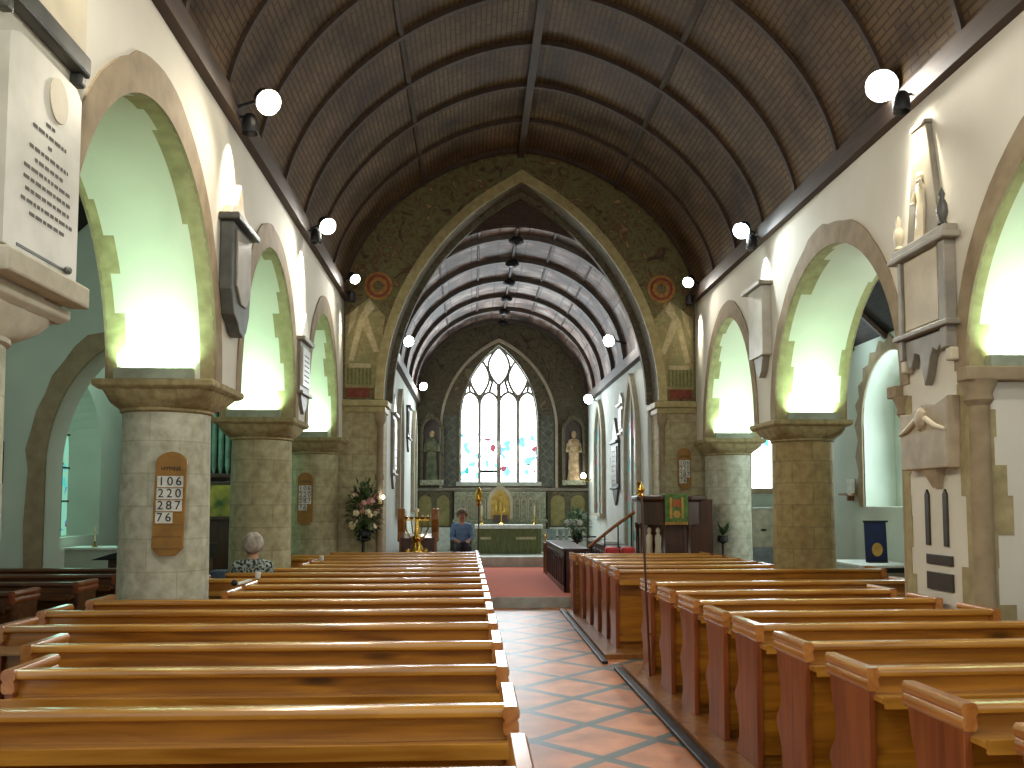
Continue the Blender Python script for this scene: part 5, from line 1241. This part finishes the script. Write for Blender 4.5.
# niche statues on the east wall
def niche(cx, robe, label):
    t = thing('niche_statue', label, 'statue', (cx, YE-0.15, 2.5), 'statues either side of the east window')
    y = YE-0.02
    fr = [(cx-0.34, 2.55)]+pointed_arch(cx, 0.34, 4.0, 0.5, 8)+[(cx+0.34, 2.55)]; inn = [(cx-0.26, 2.55)]+pointed_arch(cx, 0.26, 4.0, 0.36, 8)+[(cx+0.26, 2.55)]
    q = B(); q.ring(inn, fr, 'xz', y-0.2, y+0.01); q.obj('canopy', 'mural_dark', t)
    q = B(); q.add([(x, y-0.002, z) for x, z in inn], [tuple(range(len(inn)))]); q.obj('niche_back', 'dark_oak', t)
    q = B(); q.box(cx-0.34, cx+0.34, y-0.28, y, 2.40, 2.55); q.obj('pedestal', 'reredos', t, bevel=0.015)
    q = B(); rings = []
    for z, rx, ry in ((2.55, 0.2, 0.12), (2.75, 0.17, 0.11), (3.1, 0.16, 0.1), (3.4, 0.15, 0.1), (3.62, 0.19, 0.11), (3.74, 0.16, 0.09), (3.79, 0.06, 0.05)):
        rings.append([(cx+rx*(1+0.08*math.sin(6*2*PI*k/18))*math.cos(2*PI*k/18), y-0.15+ry*math.sin(2*PI*k/18), z) for k in range(18)])
    q.loft(rings)
    for s in (-1, 1): q.tube([(cx+s*0.17, y-0.15, 3.64), (cx+s*0.2, y-0.2, 3.4), (cx+s*0.06, y-0.27, 3.42)], [0.055, 0.05, 0.035], 8)
    q.obj('robe', robe, t, smooth=True)
    q = B(); q.ball((cx, y-0.16, 3.91), 0.095, 14, sc=(0.85, 0.95, 1.2)); q.ball((cx, y-0.25, 3.90), 0.02, 6); q.obj('head', 'statue', t, smooth=True)
niche(-1.22, 'statue_green', 'green robed statue in a niche left of the east window')
niche(3.0, 'statue', 'golden robed statue in a niche right of the east window')

# ------------------------------------------------------------------ PEOPLE
def skinned(name, verts, edges, mat, parent, sub=2, loc=(0, 0, 0)):
    me = bpy.data.meshes.new(name); me.from_pydata([v[0] for v in verts], edges, [])
    me.materials.append(M[mat]); o = bpy.data.objects.new(name, me); C.objects.link(o); o.parent = parent
    bm = bmesh.new(); bm.from_mesh(me); sk = bm.verts.layers.skin.verify(); bm.verts.ensure_lookup_table()
    for i, v in enumerate(verts):
        r = v[1]; bm.verts[i][sk].radius = (r, r) if not isinstance(r, tuple) else r
        bm.verts[i][sk].use_root = (i == 0)
    bm.to_mesh(me); bm.free()
    o.modifiers.new('skin', 'SKIN'); o.modifiers['skin'].use_smooth_shade = True
    s = o.modifiers.new('sub', 'SUBSURF'); s.levels = sub; s.render_levels = sub
    return o
def seated_person(loc, rz, label, shirt, trousers, hair, k=1.0, hair_len=0.0, seat=0.45):
    """local: +y is forward, origin on the floor under the pelvis"""
    t = thing('person', label, 'person', loc, None, rz); t.scale = (k, k, k)
    S = seat
    V = []; E = []
    def v(p, r, par=None):
        V.append((p, r)); i = len(V)-1
        if par is not None: E.append((par, i))
        return i
    pel = v((0, 0, S+0.10), (0.15, 0.11)); ab = v((0, 0.0, S+0.26), (0.13, 0.10), pel); ch = v((0, 0.01, S+0.42), (0.15, 0.11), ab)
    up = v((0, 0.01, S+0.54), (0.12, 0.08), ch); nk = v((0, 0.02, S+0.62), 0.052, up)
    h1 = v((0, 0.04, S+0.69), 0.075, nk); h2 = v((0, 0.045, S+0.78), 0.092, h1); h3 = v((0, 0.04, S+0.85), 0.07, h2)
    arms = []
    for s in (-1, 1):
        sh = v((s*0.17, 0.0, S+0.52), 0.06, up); el = v((s*0.23, 0.06, S+0.27), 0.043, sh); wr = v((s*0.13, 0.27, S+0.22), 0.028, el)
        pm = v((s*0.10, 0.33, S+0.21), (0.036, 0.02), wr)
        for j, (dx, ln) in enumerate(((-0.028, 0.07), (-0.009, 0.08), (0.011, 0.075), (0.03, 0.058))):
            f1 = v((s*0.10+dx, 0.375, S+0.205), 0.010, pm); f2 = v((s*0.10+dx*1.1, 0.375+ln*0.6, S+0.195), 0.009, f1); v((s*0.10+dx*1.15, 0.375+ln, S+0.175), 0.008, f2)
        t1 = v((s*0.06, 0.34, S+0.215), 0.011, pm); v((s*0.045, 0.375, S+0.21), 0.009, t1)
        hp = v((s*0.10, 0.03, S+0.08), 0.09, pel); kn = v((s*0.12, 0.44, S+0.07), 0.062, hp); cf = v((s*0.12, 0.44, S*0.55), 0.055, kn); an = v((s*0.12, 0.42, 0.08), 0.037, cf); v((s*0.13, 0.56, 0.035), 0.035, an)
    skinned('body', V, E, 'skin', t)
    q = B(); q.ball((0, 0.145, S+0.755), 0.016, 8, sc=(0.8, 1.2, 1.4)); q.obj('nose', 'skin', t, local=True, smooth=True)
    for s in (-1, 1):
        q = B(); q.ball((s*0.034, 0.125, S+0.785), 0.012, 8); q.obj('eye', 'black', t, local=True, smooth=True)
        q = B(); q.ball((s*0.096, 0.04, S+0.765), 0.03, 8, sc=(0.35, 0.7, 1)); q.obj('ear', 'skin', t, local=True, smooth=True)
    q = B(); q.ball((0, 0.13, S+0.715), 0.022, 8, sc=(1.2, 0.4, 0.35)); q.obj('mouth', 'mural_red', t, local=True, smooth=True)
    # hair: shell over crown and back of the head
    q = B(); vs = []; nu, nv = 20, 10
    for i in range(nv+1):
        for j in range(nu):
            a = 2*PI*j/nu; back = 0.5-0.5*math.sin(a)   # 1 at the back
            tm = (0.42+0.28*back+hair_len*back)*PI; th = tm*i/nv; r = 0.112*(1+0.035*math.sin(7*a+3*i)+0.02*math.sin(13*a))
            vs.append((r*math.sin(th)*math.cos(a)*0.98, 0.03+r*1.05*math.sin(th)*math.sin(a), S+0.79+r*1.12*math.cos(th)))
    q.add(vs, [(i*nu+j, i*nu+(j+1) % nu, (i+1)*nu+(j+1) % nu, (i+1)*nu+j) for i in range(nv) for j in range(nu)]); ho = q.obj('hair', hair, t, local=True, smooth=True)
    m = ho.modifiers.new('thick', 'SOLIDIFY'); m.thickness = 0.015; m.offset = 1
    # shirt
    V = []; E = []
    pel = v((0, 0, S+0.11), (0.165, 0.125)); ab = v((0, 0, S+0.26), (0.148, 0.118), pel); ch = v((0, 0.01, S+0.42), (0.168, 0.128), ab); up = v((0, 0.01, S+0.55), (0.14, 0.10), ch); v((0, 0.012, S+0.625), 0.075, up)
    for s in (-1, 1):
        sh = v((s*0.175, 0.0, S+0.53), 0.08, up); el = v((s*0.235, 0.06, S+0.27), 0.056, sh); v((s*0.16, 0.21, S+0.235), 0.045, el)
    skinned('shirt', V, E, shirt, t)
    V = []; E = []
    pel = v((0, 0, S+0.09), (0.16, 0.12))
    for s in (-1, 1):
        hp = v((s*0.10, 0.03, S+0.08), 0.10, pel); kn = v((s*0.12, 0.45, S+0.075), 0.075, hp); cf = v((s*0.12, 0.45, S*0.55), 0.07, kn); v((s*0.12, 0.43, 0.12), 0.06, cf)
    skinned('trousers', V, E, trousers, t)
    for s in (-1, 1):
        q = B(); rings = []
        for y, w, h in ((0.34, 0.035, 0.07), (0.42, 0.045, 0.09), (0.52, 0.048, 0.06), (0.60, 0.04, 0.045), (0.64, 0.02, 0.03)):
            rings.append([(s*0.13+w*math.cos(2*PI*k_/10), y, max(0.0, h*0.5+h*0.5*math.sin(2*PI*k_/10))) for k_ in range(10)])
        q.loft(rings); q.obj('shoe', 'black', t, local=True, smooth=True)
    return t
seated_person((-2.76, 11.12, 0.06), 0.12, 'grey haired person in a dark patterned top seated in the left pews seen from behind', 'blouse', 'trouser', 'hair_grey', 1.06, hair_len=0.1)
seated_person((-0.28, 22.1, CH1), PI+0.1, 'seated person in a blue shirt facing the nave left of the altar', 'blue_shirt', 'trouser', 'hair_dark', 1.12)
t = thing('chancel_chair', 'dark wooden chair under the person in the blue shirt', 'chair', (-0.28, 22.15, CH1))
q = B(); q.box(-0.52, -0.04, 21.98, 22.42, CH1+0.42, CH1+0.46); q.obj('seat', 'dark_oak', t, bevel=0.01)
q = B(); q.box(-0.52, -0.04, 22.42, 22.46, CH1+0.3, CH1+1.0); q.obj('backrest', 'dark_oak', t, bevel=0.01)
for x in (-0.5, -0.06):
    for y in (22.0, 22.42): q = B(); q.box(x-0.02, x+0.02, y-0.02, y+0.02, CH1, CH1+0.42); q.obj('leg', 'dark_oak', t)

# things left on the pews
t = thing('draped_jacket', 'slate blue jacket over the left end of the pew beside the grey haired person', 'jacket', (-3.0, 10.75, 1.04))
q = B(); q.box(-3.16, -2.98, 10.70, 10.90, 1.045, 1.075); q.box(-3.16, -2.98, 10.69, 10.715, 0.72, 1.07); q.obj('cloth', 'jacket', t, bevel=0.02)
q = B(); q.box(-3.19, -3.12, 10.695, 10.8, 0.66, 1.0); q.obj('sleeve', 'jacket', t, bevel=0.03)
t = thing('service_sheet', 'white folded service sheet lying across a left pew rail', 'paper', (-2.37, 9.2, 1.05))
q = B(); q.loft([[(-2.45, 9.17, 1.047), (-2.41, 9.14, 1.047), (-2.41, 9.14, 1.065), (-2.45, 9.17, 1.065)], [(-2.33, 9.26, 1.085), (-2.29, 9.22, 1.085), (-2.29, 9.22, 1.10), (-2.33, 9.26, 1.10)]]); q.obj('leaflet', 'card', t)
q = B(); q.ball((-2.45, 9.14, 1.07), 0.035, 8); q.obj('dark_clip', 'iron', t, smooth=True)
for i, (x, y, z, lb) in enumerate(((-2.40, 9.92, 1.05, 'small white paper cup on the pew rail behind the grey haired person'), (-2.2, 12.86, 1.05, 'small white paper cup on a far left pew rail near the second column'))):
    q = B(); q.lathe([(0.028, 0), (0.036, 0.07), (0.032, 0.07), (0.026, 0.006), (0.0, 0.006)], x, y, z, 12); tag(q.obj('paper_cup', 'card', smooth=True), lb, 'cup', 'paper cups on pew rails')

# ------------------------------------------------------------------ THINGS: aisles
# left aisle
t = thing('painted_statue', 'small painted figure in red and blue by the left aisle arch', 'statue', (-6.3, 13.3, 1.2))
q = B(); q.box(-6.62, -6.15, 13.2, 13.5, 0, 1.2); q.obj('plinth', 'pale_stone', t, bevel=0.02)
q = B(); q.lathe([(0.13, 0), (0.12, 0.1), (0.09, 0.4), (0.1, 0.5)], -6.38, 13.35, 1.2, 14); q.obj('red_robe', 'robe_red', t, smooth=True)
q = B(); q.lathe([(0.1, 0), (0.12, 0.15), (0.11, 0.24), (0.04, 0.3)], -6.38, 13.35, 1.7, 14)
for s in (-1, 1): q.tube([(-6.38+s*0.11, 13.34, 1.93), (-6.38+s*0.13, 13.26, 1.78), (-6.38+s*0.03, 13.22, 1.76)], [0.035, 0.03, 0.022], 8)
q.obj('blue_mantle', 'robe_blue', t, smooth=True)
q = B(); q.ball((-6.38, 13.35, 2.07), 0.065, 12, sc=(0.85, 0.95, 1.2)); q.obj('head', 'skin', t, smooth=True)
t = thing('side_altar', 'low side altar with white cloth below the green aisle window', 'altar', (-5.9, 15.2, 0))
q = B(); q.box(-6.85, -5.3, 14.9, 15.5, 0, 1.1); q.obj('block', 'aisle_plaster', t); q = B(); q.box(-6.88, -5.25, 14.85, 15.55, 1.1, 1.14); q.obj('cloth', 'white_cloth', t, bevel=0.006)
t = thing('candle', 'single white candle on the left side altar', 'candle', (-6.35, 15.0, 1.14))
q = B(); q.lathe([(0.05, 0), (0.05, 0.02), (0.015, 0.03), (0.015, 0.1)], -6.35, 15.0, 1.14, 10); q.obj('holder', 'brass', t); q = B(); q.lathe([(0.016, 0), (0.016, 0.24), (0, 0.25)], -6.35, 15.0, 1.24, 10); q.obj('wax', 'petal_cream', t)
t = thing('organ_case', 'dark organ case with grey green pipes glimpsed behind the left columns', 'organ', (-4.78, 17.6, 0))
q = B(); q.box(-5.73, -4.28, 17.4, 18.4, 0, 1.9); q.box(-5.73, -5.63, 17.4, 18.4, 1.9, 3.9); q.box(-4.38, -4.28, 17.4, 18.4, 1.9, 3.9); q.box(-5.73, -4.28, 17.4, 18.4, 3.8, 3.95); q.box(-5.63, -4.38, 18.2, 18.3, 1.9, 3.8); q.box(-5.73, -4.28, 17.36, 17.46, 2.38, 2.46); q.obj('case', 'dark_oak', t, bevel=0.01)
for k in range(9):
    q = B(); h = 1.15+0.25*abs(k-4)/4; q.lathe([(0.02, 0), (0.055, 0.15), (0.055, h), (0.045, h)], -5.56+0.135*k, 17.55, 2.46, 12); q.obj('pipe', 'organ', t, smooth=True)
t = thing('framed_picture', 'yellow and green framed picture standing against the organ case', 'picture', (-4.93, 17.35, 1.4))
q = B(); q.box(-5.28, -4.58, 17.3, 17.39, 1.55, 2.3); q.obj('frame', 'dark_oak', t, bevel=0.01); q = B(); q.box(-5.21, -4.65, 17.29, 17.30, 1.62, 2.23); q.obj('painting', 'picture', t)
t = thing('notice_board', 'small dark notice board on the cross wall of the left aisle', 'notice board', (-6.62, ty-0.02, 2.0))
q = B(); q.box(-6.72, -6.55, ty-0.03, ty, 2.15, 2.75); q.obj('frame', 'dark_oak', t, bevel=0.006); q = B(); q.box(-6.70, -6.57, ty-0.034, ty-0.03, 2.2, 2.7); q.obj('panel', 'marble_dark', t)
t = thing('low_cabinet', 'dark low cabinet with a sloped lid beyond the left aisle pews beside the nearest column', 'cabinet', (-4.6, 13.4, 0))
q = B(); q.box(-5.35, -4.0, 13.1, 13.7, 0, 1.05); q.obj('body', 'dark_oak', t, bevel=0.01)
q = B(); q.prism([(-5.6, 1.05), (-3.95, 1.05), (-3.95, 1.28), (-4.9, 1.24), (-5.3, 1.14)], 'xz', 13.05, 13.75); q.obj('lid', 'iron', t, bevel=0.01)
for x in (-5.3, -4.64):
    q = B(); q.box(x, x+0.6, 13.08, 13.1, 0.08, 0.98); dr = q.obj('door', 'dark_oak', t, bevel=0.006)
    q = B(); q.ball((x+0.52, 13.07, 0.6), 0.02, 8); q.obj('knob', 'brass', dr)
# right aisle
t = thing('side_table', 'long narrow table against the right aisle wall', 'table', (6.5, 14.0, 0))
q = B(); q.box(6.0, 6.95, 13.3, 14.7, 0.88, 0.92); q.obj('table_top', 'white_cloth', t, bevel=0.006)
for x in (6.05, 6.9):
    for y in (13.35, 14.65): q = B(); q.box(x-0.025, x+0.025, y-0.025, y+0.025, 0, 0.88); q.obj('leg', 'iron', t)
q = B(); q.box(6.0, 6.95, 13.3, 13.33, 0.80, 0.88); q.obj('apron', 'iron', t)
t = thing('standing_banner', 'navy banner with a pale round emblem standing on the right aisle table', 'banner', (6.55, 13.9, 0.92))
q = B(); q.prism([(6.36, 0.94), (6.72, 0.94), (6.70, 1.58), (6.34, 1.58)], 'xz', 13.9, 13.925); q.obj('cloth', 'blue_cloth', t, bevel=0.004)
q = B(); q.prism([(6.545+0.09*math.cos(PI/7*k), 1.13+0.11*math.sin(PI/7*k)) for k in range(14)], 'xz', 13.893, 13.9); q.obj('emblem', 'gold_emb', t)
q = B(); q.box(6.33, 6.73, 13.89, 13.935, 1.57, 1.60); q.box(6.4, 6.7, 13.85, 14.0, 0.921, 0.94); q.obj('stand', 'iron', t)
t = thing('wall_shelf', 'little white shelf with a framed print on the right aisle wall', 'shelf', (AXR, 15.75, 2.0))
q = B(); q.box(AXR-0.2, AXR, 15.55, 15.95, 2.02, 2.06); q.obj('board', 'oak_mid', t); q = B(); q.box(AXR-0.06, AXR-0.03, 15.6, 15.9, 2.06, 2.32); q.obj('print', 'card', t); q = B(); q.box(AXR-0.12, AXR, 15.73, 15.77, 1.92, 2.02); q.obj('bracket', 'oak_mid', t)
t = thing('storage_cabinet', 'cream cabinet seen between the two right columns below the window', 'cabinet', (6.3, 18.4, 0))
q = B(); q.box(5.85, 6.85, 18.1, 18.7, 0.95, 1.75); q.obj('upper_body', 'cream_box', t, bevel=0.01); q = B(); q.box(5.87, 6.83, 18.12, 18.68, 0, 0.95); q.obj('lower_body', 'grey_box', t, bevel=0.01)
q = B(); q.box(5.83, 6.87, 18.08, 18.72, 1.75, 1.79); q.obj('top', 'white_cloth', t, bevel=0.008)
for x in (6.1, 6.6): q = B(); q.box(x-0.05, x+0.05, 18.07, 18.1, 1.3, 1.33); q.obj('handle', 'iron', t)
t = thing('dried_plant_stand', 'small dark plant on a thin stand in front of the far right column', 'plant stand', (4.5, 15.3, 0))
q = B(); q.lathe([(0.14, 0), (0.14, 0.03), (0.02, 0.06), (0.02, 1.1), (0.1, 1.15), (0.09, 1.25), (0.0, 1.25)], 4.42, 15.3, PZ, 12); q.obj('stand', 'iron', t, smooth=True)
q = B()
for k in range(26):
    a = random.uniform(0, 2*PI); l = random.uniform(0.12, 0.32); d = Vector((math.cos(a)*0.6, math.sin(a)*0.5, random.uniform(0.2, 1))).normalized(); p = Vector((4.42, 15.3, PZ+1.24)); s_ = d.cross(Vector((0, 0, 1))).normalized()*0.025
    q.add([p, p+d*l*0.6+s_, p+d*l, p+d*l*0.6-s_], [(0, 1, 2, 3)])
q.obj('foliage', 'leaf', t)
t = thing('aisle_globe', 'small round lamp glowing under the right aisle roof', 'lamp', (6.6, 14.9, 4.9))
q = B(); q.ball((6.55, 14.9, 4.62), 0.10, 12, sc=(1.3, 1, 0.7)); q.obj('globe', 'lens_cold', t, smooth=True); q = B(); q.tube([(6.55, 14.9, 4.68), (6.55, 14.9, 4.98)], 0.012, 6); q.obj('stem', 'iron', t)

for i, (x, y, z, e) in enumerate(((-5.3, 9.6, 4.7, 30), (-5.2, 15.6, 4.5, 40), (5.9, 10.0, 4.6, 30))):  # added globes with point lights, unseen fill that brightens the aisles
    t = thing('aisle_globe', ('added fill light globe in the left aisle near the pews', 'added fill light globe in the left aisle near the organ', 'added fill light globe in the right aisle above the pews')[i], 'lamp', (x, y, z))
    q = B(); q.ball((x, y, z), 0.10, 12, sc=(1.3, 1, 0.7)); q.obj('globe', 'lens_cold', t, smooth=True); q = B(); q.tube([(x, y, z+0.06), (x, y, z+1.6 if x < 0 else z+0.9)], 0.012, 6); q.obj('stem', 'iron', t)
    la = bpy.data.lights.new('aisle', 'POINT'); la.energy = e; la.color = (0.62, 1.0, 0.78) if x < 0 else (0.85, 1.0, 0.95); la.shadow_soft_size = 0.15
    lo = bpy.data.objects.new('aisle_fill_light', la); C.objects.link(lo); lo.location = (x, y, z-0.25)
# ------------------------------------------------------------------ LIGHT
w = bpy.data.worlds.new('World'); sc.world = w; w.use_nodes = True
bg = w.node_tree.nodes['Background']; bg.inputs[0].default_value = (0.92, 0.97, 0.96, 1); bg.inputs[1].default_value = 1.15
def area(name, loc, d, sx, sy, e, col):
    la = bpy.data.lights.new(name, 'AREA'); la.shape = 'RECTANGLE'; la.size = sx; la.size_y = sy; la.energy = e; la.color = col
    o = bpy.data.objects.new(name, la); C.objects.link(o); o.location = loc; aim(o, d); return o
area('east_daylight', (WX, YE-0.05, 4.3), (0, -1, -0.25), 2.0, 3.4, 260, (0.86, 0.96, 1.0))
area('south_daylight', (AXR+0.45, 14.0, 3.0), (-1, 0, -0.1), 1.4, 2.2, 60, (0.75, 0.97, 1.0))
area('lancet_daylight', (LX, LY-0.08, 3.3), (0, -1, -0.2), 0.6, 2.0, 30, (0.8, 0.97, 1.0))
area('north_daylight', (AXL-0.3, 15.1, 2.5), (1, -0.3, -0.1), 1.2, 1.8, 25, (0.45, 1.0, 0.75))
def point(name, loc, e, col, r=0.3):
    la = bpy.data.lights.new(name, 'POINT'); la.energy = e; la.color = col; la.shadow_soft_size = r
    o = bpy.data.objects.new(name, la); C.objects.link(o); o.location = loc; return o

# ------------------------------------------------------------------ CAMERA
F = 870.0; p = math.atan(57/870.0); yaw = math.atan(39/math.hypot(870, 57))
cam = bpy.data.cameras.new('camera'); co = bpy.data.objects.new('camera', cam); C.objects.link(co)
cam.sensor_width = 36; cam.lens = F/1024*36; cam.shift_y = 61/1024.0; cam.clip_end = 200
co.location = (0, 0, 1.9)
fw = Vector((math.sin(yaw)*math.cos(p), math.cos(yaw)*math.cos(p), math.sin(p)))
co.rotation_euler = fw.to_track_quat('-Z', 'Y').to_euler()
sc.camera = co
sc.view_settings.view_transform = 'Standard'; sc.view_settings.look = 'None'; sc.view_settings.gamma = 1; sc.view_settings.exposure = 0.14
sc.view_settings.use_curve_mapping = False
